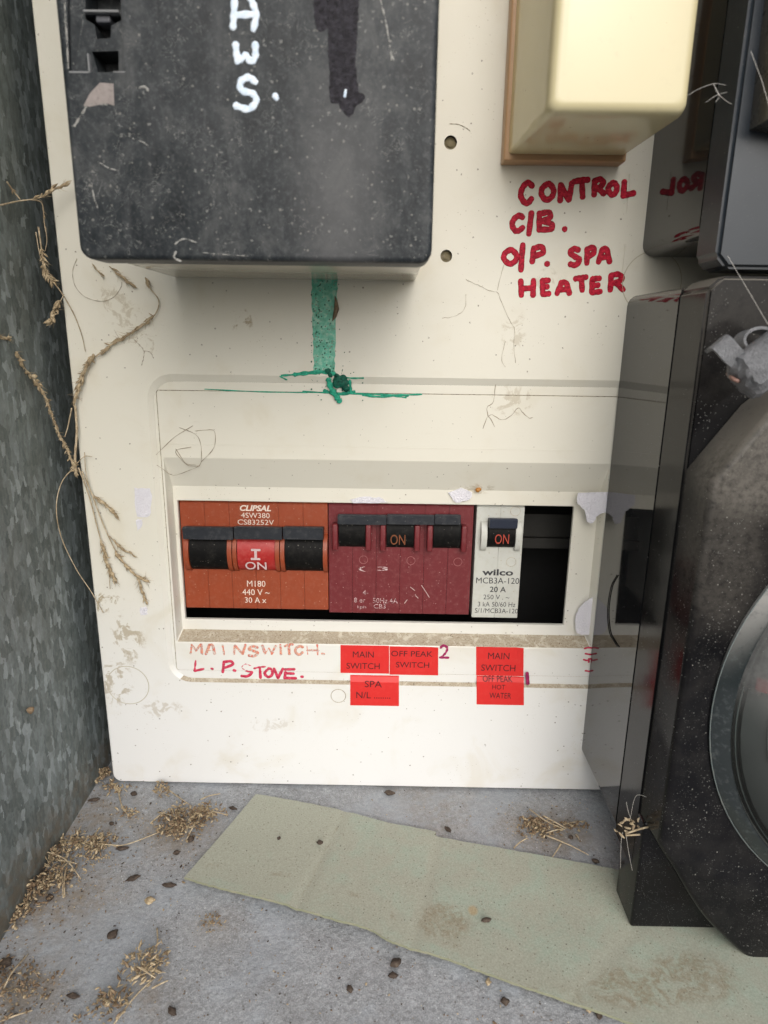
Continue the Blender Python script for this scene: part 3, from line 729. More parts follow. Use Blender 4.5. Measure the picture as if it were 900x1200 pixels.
# torn paper remains
def paper(pts, y, label, t=.12, y2=None):
    P2 = []
    for i in range(len(pts)):
        a, b = pts[i], pts[(i + 1) % len(pts)]
        for k in range(4):
            f = k / 4; P2.append((a[0] + (b[0] - a[0]) * f + RND.uniform(-.9, .9), a[1] + (b[1] - a[1]) * f + RND.uniform(-.9, .9)))
    bm = bmesh.new(); prism(bm, pp(P2, y), y - t, y)
    bmesh.ops.triangulate(bm, faces=bm.faces[:])
    return link('paper_scrap', bm, PAPER, board, False, label)
paper([(157, 572), (176, 572), (178, 585), (176, 605), (160, 606)], -.01, 'torn white label remains left of the window')
paper([(160, 609), (167, 608), (166, 616), (161, 622)], -.01, 'small torn scrap below the left label remains')
paper([(164, 712), (172, 711), (173, 720), (165, 721)], -.01, 'tiny white scrap low on the left')
paper([(677, 577), (716, 577), (716, 598), (700, 604), (694, 613), (688, 612), (684, 598), (676, 590)], YE - .05, 'torn white paper at the upper right of the window', .3)
paper([(690, 702), (704, 697), (706, 720), (698, 745), (676, 742), (673, 728), (678, 712)], YL - 2.5, 'torn white paper at the lower right of the window', .3)
paper([(526, 577), (541, 572), (553, 577), (551, 585), (534, 589)], YL - .3, 'curled white paper above the grey breaker', .5)
paper([(410, 585), (430, 582), (444, 583), (454, 588), (440, 590), (415, 589)], YL - .05, 'white fuzz of torn paper above the maroon breaker', .3)

# green paint: the run, the blob and the bleeding along the two joints
bm = bmesh.new()
ul, ur = [], []
for k in range(25):
    v = 318 + (436 - 318) * k / 24
    ul.append((364.5 + (v - 318) * .028 + RND.uniform(-.8, .8), v)); ur.append((396 - (v - 318) * .035 + RND.uniform(-.8, .8), v))
vl = [bm.verts.new(PY(u, v, -.05)) for u, v in ul]; vr = [bm.verts.new(PY(u, v, -.05)) for u, v in ur]
for k in range(24): bm.faces.new((vl[k], vl[k + 1], vr[k + 1], vr[k]))
link('paint_run', bm, GPAINT, board, False, 'translucent green paint run below the black box')
bm = bmesh.new()
for a_, w_, y in (([(330, 440), (345, 439), (365, 437)], 2.4, -.02), ([(345, 439), (362, 437), (380, 436), (392, 438)], 4.5, -.02), ([(392, 440), (410, 443), (426, 443)], 1.6, .05), ([(240, 456), (300, 459), (360, 460)], 1.3, YE - .12), ([(355, 459), (400, 461), (440, 462), (470, 463), (494, 462)], 2.0, YE - .12),
                 ([(425, 463), (445, 465), (470, 463), (478, 464)], 2.6, YE - .14), ([(385, 445), (388, 455), (395, 466), (398, 470)], 6.5, YE - 1.0), ([(410, 446), (411, 458)], 3, YE - .8), ([(380, 458), (395, 462), (415, 459)], 4.0, YE - .2), ([(460, 464), (476, 466)], 1.6, YE - .12), ([(336, 445), (328, 441)], 1.6, 0)):
    stroke(bm, a_, y, w_, hgt=.12, jit=.25)
link('paint_smear', bm, MGREEN, board, True, 'green paint that bled along the cover joints')
bm = bmesh.new()
for (u, v, r) in ((384, 435, 4.0), (387, 439, 3.4), (394, 440, 3.2), (398, 446, 7.5), (402, 449, 6.5), (405, 455, 4.5), (395, 450, 5.5), (402, 443, 5)):
    p = PY(u, v, .2); rr_ = r / 3.4
    bmesh.ops.create_icosphere(bm, subdivisions=3, radius=1, matrix=Matrix.Translation(p) @ Matrix.Diagonal((rr_, .5, rr_ * .9, 1)))
for v in bm.verts: v.co += Vector((mnoise.noise(v.co * 1.3), 0, mnoise.noise(v.co * 1.3 + Vector((5, 5, 5))))) * .35
link('paint_blob', bm, DGREEN, board, True, 'dark green dried blob at the cover joint')
bm = bmesh.new(); cc = []
for k in range(150):
    u = RND.gauss(376, 9); v = RND.uniform(325, 435)
    if k < 40: u, v = RND.gauss(395, 16), RND.gauss(447, 9)
    u = min(max(u, 365), 425); p = PY(u, v, -.08 if v < 440 else .6); r = RND.uniform(.1, .32)
    bmesh.ops.create_icosphere(bm, subdivisions=1, radius=1, matrix=Matrix.Translation(p) @ Matrix.Diagonal((r, .08, r * RND.uniform(.6, 1.2), 1)))
link('paint_specks', bm, DGREEN, board)['kind'] = 'stuff'
p = PY(391, 361, -.6); bm = bmesh.new()
husk(bm, p + Vector((-.4, 0, -4.2)), (.1, -.05, 1), 8.2, 3.0, n=8)
tag(link('cocoon', bm, make_straw('cocoon_brown', (.09, .06, .035), (.16, .115, .07), (.26, .2, .13)), None, True), 'small brown insect cocoon stuck on the green paint run', 'cocoon')

# ------------------------------------------------------------------ interior behind the window
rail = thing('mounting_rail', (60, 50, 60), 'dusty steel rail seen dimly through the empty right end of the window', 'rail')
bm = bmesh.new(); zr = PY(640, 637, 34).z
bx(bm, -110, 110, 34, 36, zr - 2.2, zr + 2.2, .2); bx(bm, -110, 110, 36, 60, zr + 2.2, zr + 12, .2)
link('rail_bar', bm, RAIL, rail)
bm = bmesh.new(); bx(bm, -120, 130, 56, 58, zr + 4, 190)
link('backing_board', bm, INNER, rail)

# ------------------------------------------------------------------ circuit breakers
def seg_arc(cy, cz, r, a0, a1, n=8): return [(cy + r * math.cos(math.radians(a0 + (a1 - a0) * k / n)), cz + r * math.sin(math.radians(a0 + (a1 - a0) * k / n))) for k in range(n + 1)]
def xprism(bm, prof, x0, x1, bev=0.0, mi=0):
    """prof in (y,z), extruded along x."""
    a = [bm.verts.new((x0, p[0], p[1])) for p in prof]; b = [bm.verts.new((x1, p[0], p[1])) for p in prof]
    n = len(prof); fs = [bm.faces.new(a), bm.faces.new(list(reversed(b)))]
    for i in range(n): fs.append(bm.faces.new((a[i], b[i], b[(i + 1) % n], a[(i + 1) % n])))
    for f in fs: f.material_index = mi
    bmesh.ops.recalc_face_normals(bm, faces=bm.faces[:])
    if bev: bmesh.ops.bevel(bm, geom=list(set(e for f in fs for e in f.edges)), offset=bev, segments=2, affect='EDGES')

YB = 8.2      # breaker face
def breaker(name, label, uL, uR, vtop, vbot, n_half, body_mat, th0, th1, barrels, toggle_mat, guard_mat, vbar0, vbar1):
    """uL/uR taken at mid height of the window; th0/th1 rows of the toggle bar, vbar0/vbar1 rows of the barrel."""
    x0 = PY(uL, 655, YB).x; x1 = PY(uR, 655, YB).x
    z1 = PY(440, vtop, YB).z + 3; z0 = PY(440, vbot, YB).z
    t = thing(name, (0.5 * (x0 + x1), 20, z0), label, 'circuit breaker')
    w = (x1 - x0) / n_half
    zc1 = PY(440, 592.5, YB).z
    prof = [(YB + .5, z1), (YB + .5, zc1 + .6), (YB, zc1), (YB, z0 + .35), (YB + .35, z0), (45, z0), (45, z1)]
    for k in range(n_half):
        bm = bmesh.new(); xprism(bm, prof, x0 + k * w + .03, x0 + (k + 1) * w - .03, .14)
        link('housing_section', bm, body_mat, t)
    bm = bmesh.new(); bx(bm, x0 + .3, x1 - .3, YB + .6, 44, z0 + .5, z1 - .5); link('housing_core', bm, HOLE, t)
    return t, x0, x1

# --- terracotta three-pole main switch
t1, x0, x1 = breaker('circuit_breaker', 'terracotta three-pole main switch with red I ON window, leftmost in the cream cover', 214.5, 384.5, 588, 716, 6, ORANGE, 0, 0, 0, 0, 0, 0, 0)
def pole_unit(t, ubar, vb, ug_list, utog, vt, rot_mats, gm, tm, yfront=4.6, ytog=0.6, bar_depth=None):
    pass
zbt, zbb = PY(300, 630, 5).z, PY(300, 670, 5).z
cz = (zbt + zbb) / 2; cr_ = (zbt - zbb) / 2 + .6
barr = [(222, 266, ROTOR), (278, 322, REDROT), (334, 378, ROTOR)]
for (a, b, m_) in barr:
    xa, xb = PY(a, 650, 5).x, PY(b, 650, 5).x
    bm = bmesh.new(); xprism(bm, seg_arc(YB + 1.0, cz, cr_, 0, 360, 28)[:-1], xa, xb, .0)
    for v in bm.verts: v.co.y = YB + 1.0 + (v.co.y - YB - 1.0) * .62
    rb_ = link('barrel', bm, m_, t1, 40, 'red barrel with I ON marking' if m_ is REDROT else None)
    if m_ is REDROT: redbar = rb_
yr = YB + 1.0 - cr_ * .62
bm = bmesh.new()
for (a0, b0, a1, b1) in ((294, 643.5, 305, 645.8), (298, 645.8, 301, 654), (294, 654, 305, 656.3)):
    q = pxrect(a0, b0, a1, b1, yr - .1); bx(bm, q[0], q[1], yr - .12, yr + .6, q[2], q[3])
link('lettering', bm, PRINTG, redbar); textmesh('ON', 287.5, 658, 312.5, 667.5, yr + .28, PRINTG, redbar, bold=.01, y2=yr - .22)
for (a, b) in ((215.5, 221.5), (266.5, 271.8), (272.8, 277.5), (322.5, 327.5), (328.5, 333.5), (378.5, 383.5)):
    xa, xb = PY(a, 650, 5).x, PY(b, 650, 5).x
    g = [(YB + .5, cz + cr_ + .4)] + seg_arc(YB + 1, cz, 1, 90, 270, 10)[0:0] + [(YB + 1 - math.sin(math.radians(an)) * (cr_ * .62 + .7), cz + math.cos(math.radians(an)) * (cr_ + .5)) for an in range(8, 173, 12)] + [(YB + .5, cz - cr_ - .7)]
    bm = bmesh.new(); xprism(bm, g, xa, xb, .1); link('guard_rib', bm, ORANGE, t1, 40)
def toggle(t, a, b, v0, v1, vm, mat_, yf, yb, name='toggle'):
    xa, xb = PY(a, vm, yf).x, PY(b, vm, yf).x
    zt, zb_ = PY((a + b) / 2, v0, yf).z, PY((a + b) / 2, v1, yf).z
    bm = bmesh.new()
    prof = [(yf + .7, zt + .25), (yf, zt - .3), (yf + .25, zb_ + .2), (yf + .6, zb_), (yb, zb_ - .6), (yb, zt - .6)]
    xprism(bm, prof, xa, xb, .18)
    return link(name, bm, mat_, t)
for (a, b) in ((213.5, 272.5), (274, 330), (331.5, 378.5)): toggle(t1, a, b, 619, 633, 625, TOGGLE, 3.0, 8.0)
textmesh('CLIPSAL', 281, 592, 317.5, 599, YB - .04, PRINTW, t1, shear=.25, bold=.035)
textmesh('4SW380', 282.5, 601, 316, 607, YB - .04, PRINTW, t1)
textmesh('CS83252V', 278.5, 609, 321, 615, YB - .04, PRINTW, t1)
textmesh('M180', 289.5, 680.5, 311, 687.5, YB - .04, PRINTW, t1)
textmesh('440 V ~', 284, 690.5, 316, 697.5, YB - .04, PRINTW, t1)
textmesh('30 A x', 287, 700, 312, 706.5, YB - .04, PRINTW, t1)

# --- maroon three-pole
t2, x0, x1 = breaker('circuit_breaker', 'dusty maroon three-pole circuit breaker between the terracotta switch and the grey breaker', 385.3, 552.5, 588, 719, 6, MAROON, 0, 0, 0, 0, 0, 0, 0)
for i, (a, b) in enumerate(((397, 428), (453, 485), (508, 540))):
    xa, xb = PY(a, 630, 5.5).x, PY(b, 630, 5.5).x; zt, zb_ = PY(470, 612, 5.5).z, PY(470, 642, 5.5).z
    c_ = (zt + zb_) / 2; r_ = (zt - zb_) / 2 + .8
    bm = bmesh.new(); xprism(bm, [(YB + .6 + y * .55, c_ + z) for y, z in seg_arc(0, 0, r_, 0, 360, 26)[:-1]], xa, xb)
    bl = link('barrel', bm, ROTOR, t2, 40)
    if i == 1: yr = YB + .6 - r_ * .55; textmesh('ON', 457.5, 626.5, 475, 638.5, yr - .02, PRINTO, bl, y2=yr - .1)
    for (ga, gb_) in ((a - 7.5, a - 1), (b + .5, b + 7)):
        xa, xb = PY(ga, 630, 5.5).x, PY(gb_, 630, 5.5).x; zt2, zb2 = PY(470, 615, 5.5).z, PY(470, 645.5, 5.5).z
        bm = bmesh.new(); bx(bm, xa, xb, 4.6, YB + .3, zb2, zt2, .45, 3); link('guard_rib', bm, MAROON, t2, 40)
for (a, b) in ((395.5, 453), (453.6, 509), (509.6, 540)): toggle(t2, a, b, 604.5, 615.5, 609, TOGGLE, 3.4, 8.1)
for (u, v) in ((426, 656), (481.5, 657), (536.5, 658.5)):
    p = PY(u, v, YB); bm = bmesh.new()
    tube(bm, [p + Vector((math.cos(k * math.tau / 24) * 1.55, -.02, math.sin(k * math.tau / 24) * 1.55)) for k in range(24)], .09, 5, closed=True); link('rivet_ring', bm, plastic('pinkish_ring', (.36, .14, .14), .6), t2)
for (u, v) in ((426.5, 656), (481.5, 657), (536.5, 658.5)):
    p = PY(u, v, YB); bm = bmesh.new(); lathe(bm, [(1.3, 0), (1.2, .12)], (p.x, YB + .05, p.z), (0, -1, 0), 16); link('rivet', bm, MAROON, t2)
fadedprint = make_ink('worn_white_print', (.5, .33, .33), (.6, .45, .45), .5)
for (s_, a, b, c_, d_) in (('( 3', 420, 664, 455, 670), ('4-', 425, 691.5, 431.5, 697), ('8 er', 415, 700.5, 428, 706), ('50Hz 4A', 437, 701, 466, 707), ('1ph', 419, 709.5, 429, 714), ('CB3', 438, 708, 452, 713)): textmesh(s_, a, b, c_, d_, YB - .04, fadedprint, t2)
bm = bmesh.new()
for (q) in ([(494, 686), (500, 695), (503, 700)], [(481, 688), (486, 692)], [(487, 698), (490, 701)], [(474, 707), (477, 703)]): stroke(bm, q, YB - .02, .9, hgt=.06)
for k in range(60):
    p = PY(min(550, max(388, RND.gauss(470, 38))), RND.uniform(593, 716), YB); r = RND.uniform(.06, .16)
    bmesh.ops.create_icosphere(bm, subdivisions=1, radius=r, matrix=Matrix.Translation(p))
link('scratches', bm, plastic('pale_scratch', (.55, .42, .40), .8), t2)['kind'] = 'stuff'

# --- pale grey single pole
t3, x0, x1 = breaker('circuit_breaker', 'pale grey single-pole breaker with black print and red ON toggle, right of the maroon one', 556, 611, 588, 722, 2, GREYP, 0, 0, 0, 0, 0, 0, 0)
xa, xb = PY(572.5, 630, 5).x, PY(604, 630, 5).x; zt, zb_ = PY(588, 612, 5).z, PY(588, 644, 5).z
c_ = (zt + zb_) / 2; r_ = (zt - zb_) / 2
bm = bmesh.new(); xprism(bm, [(YB + y * .6, c_ + z) for y, z in seg_arc(0, 0, r_, 0, 360, 26)[:-1]], xa, xb); bl = link('barrel', bm, ROTOR, t3, 40)
yr = YB - r_ * .6; textmesh('ON', 580, 626, 596.5, 637.5, yr - .02, PRINTR, bl, y2=yr - .12)
toggle(t3, 574, 607, 609, 620, 613, NAVY, 3.2, 8.1)
for (a, b) in ((564, 571), (604.5, 611)):
    xa, xb = PY(a, 630, 5.5).x, PY(b, 630, 5.5).x; g = PY(588, 613, 5.5).z; h = PY(588, 648, 5.5).z
    bm = bmesh.new(); xprism(bm, [(YB + .3, g)] + [(YB - math.sin(math.radians(an)) * 3.0, (g + h) / 2 + math.cos(math.radians(an)) * (g - h) / 2) for an in range(0, 181, 15)] + [(YB + .3, h)], xa, xb, .12); link('guard_rib', bm, GREYP, t3, 40)
for (u, v, r) in ((604, 599, 1.8), (599, 658.5, 1.8)):
    p = PY(u, v, YB); bm = bmesh.new(); tube(bm, [p + Vector((math.cos(k * math.tau / 24) * r, 0, math.sin(k * math.tau / 24) * r)) for k in range(24)], .08, 5, closed=True); link('rivet_ring', bm, GROOVE, t3)
textmesh('wilco', 565, 667, 601.5, 674.5, YB - .04, PRINTK, t3, bold=.03)
textmesh('MCB3A-120', 558, 677, 608.5, 684, YB - .04, PRINTK, t3)
textmesh('20 A', 574, 687.5, 593, 694, YB - .04, PRINTK, t3, bold=.012)
textmesh('250 V . ~', 566.5, 697, 597, 702.5, YB - .04, PRINTK, t3)
textmesh('3 kA 50/60 Hz', 560, 705.5, 604, 711, YB - .04, PRINTK, t3)
textmesh('S/1/MCB3A-120', 556.5, 713, 607, 718.5, YB - .04, PRINTK, t3)

# ------------------------------------------------------------------ black box, upper left
YF = -64.6
pb = PY(300, 306, YF)
box = thing('black_box', (pb.x, 0, pb.z), 'large scuffed black cover box with white painted letters, top left on the switchboard', 'equipment box')
bx0 = (PY(65, 0, YF).x + PY(90, 285, YF).x) / 2; bx1 = (PY(516, 0, YF).x + PY(506, 285, YF).x) / 2; bz0 = PY(300, 306, YF).z
bm = bmesh.new(); prism(bm, rrect(bx0, bx1, bz0, 330, 3.0, 5), YF, YF + 9, 1.3, 4)
cap = link('front_cover', bm, BLACKF, box, 35)
cuts = []
def cutter(pts, depth):
    b2 = bmesh.new(); prism(b2, pp(pts, YF), YF - 2, YF + depth); bmesh.ops.recalc_face_normals(b2, faces=b2.faces[:]); cuts.append(link('c', b2, HOLE))
cutter([(78, -30), (141, -30), (146, 84), (81, 84)], 1.1)
cutter([(97, -25), (138.5, -25), (139.5, 10.5), (97.5, 10.5)], 7.5)
cutter([(97, 15), (139.5, 14), (140, 21), (128, 27), (127, 42), (111, 43), (108, 26), (98, 20)], 7.6)
cutter([(105, 58), (136.5, 57), (137, 84.6), (113, 84.6)], 7.7)
boolean(cap, cuts)
cap.data.set_sharp_from_angle(angle=math.radians(35))
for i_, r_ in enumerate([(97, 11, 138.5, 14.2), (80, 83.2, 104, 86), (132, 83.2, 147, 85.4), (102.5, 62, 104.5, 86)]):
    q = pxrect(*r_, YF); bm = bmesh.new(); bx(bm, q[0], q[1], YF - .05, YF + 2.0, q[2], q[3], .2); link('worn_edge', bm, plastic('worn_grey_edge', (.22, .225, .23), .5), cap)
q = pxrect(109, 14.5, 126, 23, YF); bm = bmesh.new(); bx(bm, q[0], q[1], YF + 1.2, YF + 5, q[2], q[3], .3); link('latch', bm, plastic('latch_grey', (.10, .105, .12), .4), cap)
def scuffm(name, c0, c1, lo=.42, hi=.6, k=.9):
    a = M(name); return a.out(a.mix(a.noise(.8, 4), c0, c1), .7, alpha=a.math('MULTIPLY', a.step(a.noise(.7, 6, .7), lo, hi), k))
bm = bmesh.new(); prism(bm, pp([(117, 97), (133, 98), (134, 124), (125, 121), (106, 125), (98, 124), (105, 110)], YF), YF - .06, YF - .01)
link('scuff', bm, scuffm('pale_scuff', (.20, .175, .165), (.40, .35, .33), .15, .45), cap)
bm = bmesh.new()
for q, w_ in (([(446, 0), (452, 25), (457, 55)], 1.6), ([(457, 55), (460, 70)], 3.0), ([(461, 58), (463, 62)], 3.0), ([(102, 124), (92, 140), (87, 148)], 2.2), ([(100, 125), (112, 121), (134, 124)], 2.0), ([(205, 286), (215, 280), (230, 284)], 1.6), ([(206, 295), (204, 302), (212, 306)], 2.2), ([(155, 162), (170, 168), (176, 176)], 1.2), ([(115, 190), (128, 197), (140, 200)], 1.4),
               ([(107, 215), (110, 230), (114, 243)], 1.8), ([(160, 103), (170, 102), (174, 107)], 2.4), ([(238, 296), (260, 298), (290, 300)], 1.0), ([(75, -5), (78, 40), (80, 80)], 1.8)):
    stroke(bm, q, YF - .01, w_ / 1.4, hgt=.05, jit=.3)
link('scratches', bm, scuffm('scratch_white', (.3, .3, .28), (.5, .49, .46), .38, .55, .7), cap)['kind'] = 'stuff'
# lettering painted on the black cover
bm = bmesh.new(); w = 5.6 / 1.4 * 1.0
for q in ([(273, 32), (274, 16), (275, -6)], [(297, 34), (300, 18), (296, 4), (292, -6)], [(275, 18), (298, 17)], [(276, 52), (278, 72)], [(278, 72), (288, 65)], [(288, 65), (294, 72), (299, 66), (299, 52)],
          [(299, 96), (291, 91), (282, 96), (283, 106), (296, 110), (300, 119), (291, 128), (276, 124)], [(322, 112), (324, 115)], [(405, 106), (404, 113)]):
    stroke(bm, q, YF - .02 - .01 * RND.random(), (7.4 if q[0][0] < 305 else 6.6 if q[0][0] < 350 else 3) / 1.42, hgt=.12, jit=.15)
link('painted_lettering', bm, WHITEINK, box, True, 'white hand-painted letters stacked downwards, A N S.')
bm = bmesh.new(); ol = [(368, -10), (368, 18), (371, 36), (376, 38), (384, 33), (384, 60), (386, 85), (386, 108), (388, 121), (397, 122), (401, 131), (408, 138), (414, 134), (418, 124), (424, 120), (428, 115), (426, 110), (421, 108), (418, 95), (417, 70), (419, 40), (421, -10)]
o2 = []
for k in range(len(ol)):
    a, b = ol[k], ol[(k + 1) % len(ol)]; m_ = max(1, int(math.dist(a, b) / 4))
    for t in range(m_): o2.append((a[0] + (b[0] - a[0]) * t / m_ + RND.uniform(-.8, .8), a[1] + (b[1] - a[1]) * t / m_ + RND.uniform(-.8, .8)))
prism(bm, pp(o2, YF), YF - .012, YF - .002)
link('marker_scribble', bm, BLACKINK, box, False, 'black violet marker scribbled out word')
bm = bmesh.new(); bx(bm, bx0 + 1.6, bx1 - 1.3, YF + 8.5, -.05, bz0 + 1.3, 328, 1.0, 3)
link('body', bm, BODYCR, box, 35)

# ------------------------------------------------------------------ yellowed cream box, upper right
pb = PY(665, 188, -6.5)
cb = thing('cream_box', (pb.x, 0, pb.z), 'yellowed cream plastic box on a tan back plate, above the red CONTROL writing', 'equipment box')
yp, yfr = -6.5, -49.0
px0 = (PY(598, 0, yp).x + PY(592.5, 187, yp).x) / 2; px1 = PY(730, 187, yp).x
bm = bmesh.new(); bx(bm, px0, px1 + 1, yp, -.03, PY(660, 188.5, yp).z, 330, .5, 3); link('back_plate', bm, TAN, cb, 35)
back = [PY(604, 180, yp), PY(737, 178, yp)]; fr = [PY(645, 131, yfr), PY(798, 131, yfr)]
bx_l, bx_r = px0 + 1.3, px1 + .6
fl_, fr_ = (PY(645, 128, yfr).x + PY(655, 0, yfr).x) / 2, (PY(797, 130, yfr).x + PY(822, 0, yfr).x) / 2
zb_b, zb_f = PY(665, 181, yp).z, PY(715, 130, yfr).z
bm = bmesh.new()
lp = [(rrect(bx_l, bx_r, zb_b, 329, .8, 5), yp - .02)]
def lidring(ins, y): return (rrect(fl_ - .6 + ins, fr_ + 1.0 - ins, zb_f + ins - .3, 320, 2.2, 5), y)
lp += [lidring(-.25, yfr + 4), lidring(0, yfr + 2.2), lidring(.2, yfr + 1.3), lidring(.7, yfr + .5), lidring(1.5, yfr + .1), lidring(2.4, yfr)]
vs_ = loft(bm, lp); bm.faces.new(vs_[-1]); bmesh.ops.recalc_face_normals(bm, faces=bm.faces[:])
link('lid', bm, YCREAM, cb, 50)

# ------------------------------------------------------------------ black electricity meter, right
X0 = (PY(735, 352, -.3).x + PY(682, 885, -.3).x) / 2
YA, YC, YZ = -40.0, -57.0, -70.0
zA1, zA0 = PY(745, 346, -.3).z, PY(682, 886, -.3).z
met = thing('electricity_meter', (X0 + 70, -30, 2), 'big glossy black electricity meter with a round glass at the right edge', 'electricity meter')
bm = bmesh.new()
prism(bm, rrect(X0, X0 + 150, zA0, zA1, 3.5, 5), YA, -.05, 0)
link('base', bm, GLOSS, met, 35)
zC1 = PY(840, 323, YC).z
bm = bmesh.new(); prism(bm, [(X0 - .2, zA0 - 1), (X0 + 150, zA0 - 1), (X0 + 150, zC1), (X0 + 3, zC1), (X0 - .2, zC1 - 3)], YC, YA - .6, 0)
bmesh.ops.bevel(bm, geom=[e for e in bm.edges], offset=.9, segments=3, affect='EDGES')
link('cover_case', bm, GLOSSF, met, 35)
bm = bmesh.new(); bx(bm, X0 + .4, X0 + 148, YA - .65, YA + .05, zA0 + 1, zA1 - 1); link('seam', bm, HOLE, met)
# terminal block standing on the green sheet
tb0, tb1 = PZ(712, 1050, 1.6), PZ(735, 1095, 1.6)
bm = bmesh.new(); bx(bm, X0 - .1, X0 + 150, tb1.y + 2.5, tb0.y + 3, tb1.z, PY(757, 952, YC).z - .5, .9, 3)
link('terminal_cover', bm, make_gloss('terminal_black', base=(.004, .004, .005), rough=.14, dust=.3, sp_amt=.5, spec=.25, filmc=.05), met, 35)
# raised bezel
cxz = PY(1127, 832, YZ); Rg = PY(1127, 832, YZ).x - PY(836, 832, YZ).x
def arc(cx, cz, r, a0, a1, n): return [(cx + r * math.cos(math.radians(a0 + (a1 - a0) * k / n)), cz + r * math.sin(math.radians(a0 + (a1 - a0) * k / n))) for k in range(n + 1)]
pL = PY(803, 551, YC); pD = PY(757, 955, YC)
Xb = X0 + .0
q0 = PY(868, 474, YC)
RB = 77.0
cB = (PY(1105, 800, YC).x, PY(1105, 812, YC).z)
low = [PY(u, v, YC) for u, v in ((757, 952), (768, 985), (800, 1035), (840, 1075), (880, 1103), (930, 1128), (1000, 1150), (1100, 1160))]
low = [Vector((Xb, 0, low[0].z))] + low[1:]; lows = cat([low[0] + Vector((0, 0, 8))] + low, 6)[6:]
pts = [(q0.x + 16, q0.z + 14), (q0.x, q0.z), (Xb, pL.z)] + [(p.x, p.z) for p in lows] + [(X0 + 149, low[-1].z), (X0 + 149, q0.z + 14)]
bm = bmesh.new()
def inset(P_, d):
    out = []
    n = len(P_)
    for i in range(n):
        p0, p1, p2 = Vector(P_[i - 1]), Vector(P_[i]), Vector(P_[(i + 1) % n])
        a = (p1 - p0).normalized(); b = (p2 - p1).normalized(); na = Vector((-a.y, a.x)); nb = Vector((-b.y, b.x))
        m_ = (na + nb).normalized(); out.append(tuple(p1 + m_ * (d / max(.4, m_.dot(na)))))
    return out
loft(bm, [(pts, YC - .4), (inset(pts, .25), YC - .8), (inset(pts, .7), YZ + 1.9), (inset(pts, 1.0), YZ + .9), (inset(pts, 1.6), YZ + .25), (inset(pts, 2.6), YZ)])
inn = bm.verts[-len(pts):] if False else None
bm.verts.ensure_lookup_table()
n_ = len(pts); bm.faces.new([bm.verts[i] for i in range(5 * n_, 6 * n_)])
bmesh.ops.recalc_face_normals(bm, faces=bm.faces[:])
bez = link('bezel', bm, GLOSSB, met, 35)
bm = bmesh.new(); ins = inset(pts, .8); prism(bm, ins, YC - .5, YC + .2); link('seam', bm, HOLE, met)
# round glass
gc = (cxz.x, YZ, cxz.z)
bm = bmesh.new(); prof = [(Rg + .9, 0.0), (Rg + .9, .6), (Rg + .4, 1.1), (Rg - 2.6, 3.2), (Rg - 3.4, 3.4), (Rg - 3.8, 2.0)]
rings = []
for r, h in prof: rings.append([bm.verts.new((gc[0] + math.cos(k * math.tau / 96) * r, YZ - h, gc[2] + math.sin(k * math.tau / 96) * r)) for k in range(96)])
for i in range(len(rings) - 1):
    for k in range(96): bm.faces.new((rings[i][k], rings[i + 1][k], rings[i + 1][(k + 1) % 96], rings[i][(k + 1) % 96]))
bmesh.ops.recalc_face_normals(bm, faces=bm.faces[:])
link('glass_rim', bm, RIM, met, 35)
for dr, hh in ((.9, .9), (-4.6, 3.2)):
    bm = bmesh.new(); tube(bm, [Vector((gc[0] + math.cos(k * math.tau / 96) * (Rg + dr), YZ - hh, gc[2] + math.sin(k * math.tau / 96) * (Rg + dr))) for k in range(96)], .14, 5, closed=True)
    link('rim_edge', bm, plastic('dusty_rim_edge', (.14, .17, .17), .4, dust=.4), met, True)
bm = bmesh.new(); lathe(bm, [(Rg - 3.0, 0), (Rg - 3.6, 3), (Rg - 5.5, 7.5), (Rg - 8.5, 11), (Rg - 13, 13), (Rg - 30, 15), (3, 16)], (gc[0], YZ - 2.2, gc[2]), (0, -1, 0), 96)
link('glass_cover', bm, GLASS, met, 35)
bm = bmesh.new(); lathe(bm, [(Rg - 5.5, 0), (Rg - 6, 3)], (gc[0], YZ - .2, gc[2]), (0, -1, 0), 64); dialb = link('dial_well', bm, plastic('dial_dark', (.05, .055, .055), .5), met)
rd = PY(1127, 832, YZ - 5).x - PY(886, 832, YZ - 5).x; chord = PY(890, 897, YZ - 5).z
bm = bmesh.new(); ap = [p_ for p_ in arc(gc[0], gc[2], rd, 0, 360, 120)[:-1] if p_[1] > chord]
ap.sort(key=lambda p_: math.atan2(p_[1] - gc[2] - 8, p_[0] - gc[0])); prism(bm, ap, YZ - 5.2, YZ - 3.2, .3)
dp = link('dial_plate', bm, DIAL, met)
zz = PY(890, 806, YZ - 5.2).z; xx = PY(884.5, 806, YZ - 5.2).z; x9 = PY(885, 806, YZ - 5.2).x
bm = bmesh.new(); prism(bm, [(x9, zz + 3), (x9 + 66, zz - 18), (x9 + 66, zz - 23), (x9, zz - .5)], YZ - 5.4, YZ - 5.21); link('red_reflection', bm, REDREFL, dp)  # red reflection in the glass, imitated by a coloured strip on the dial

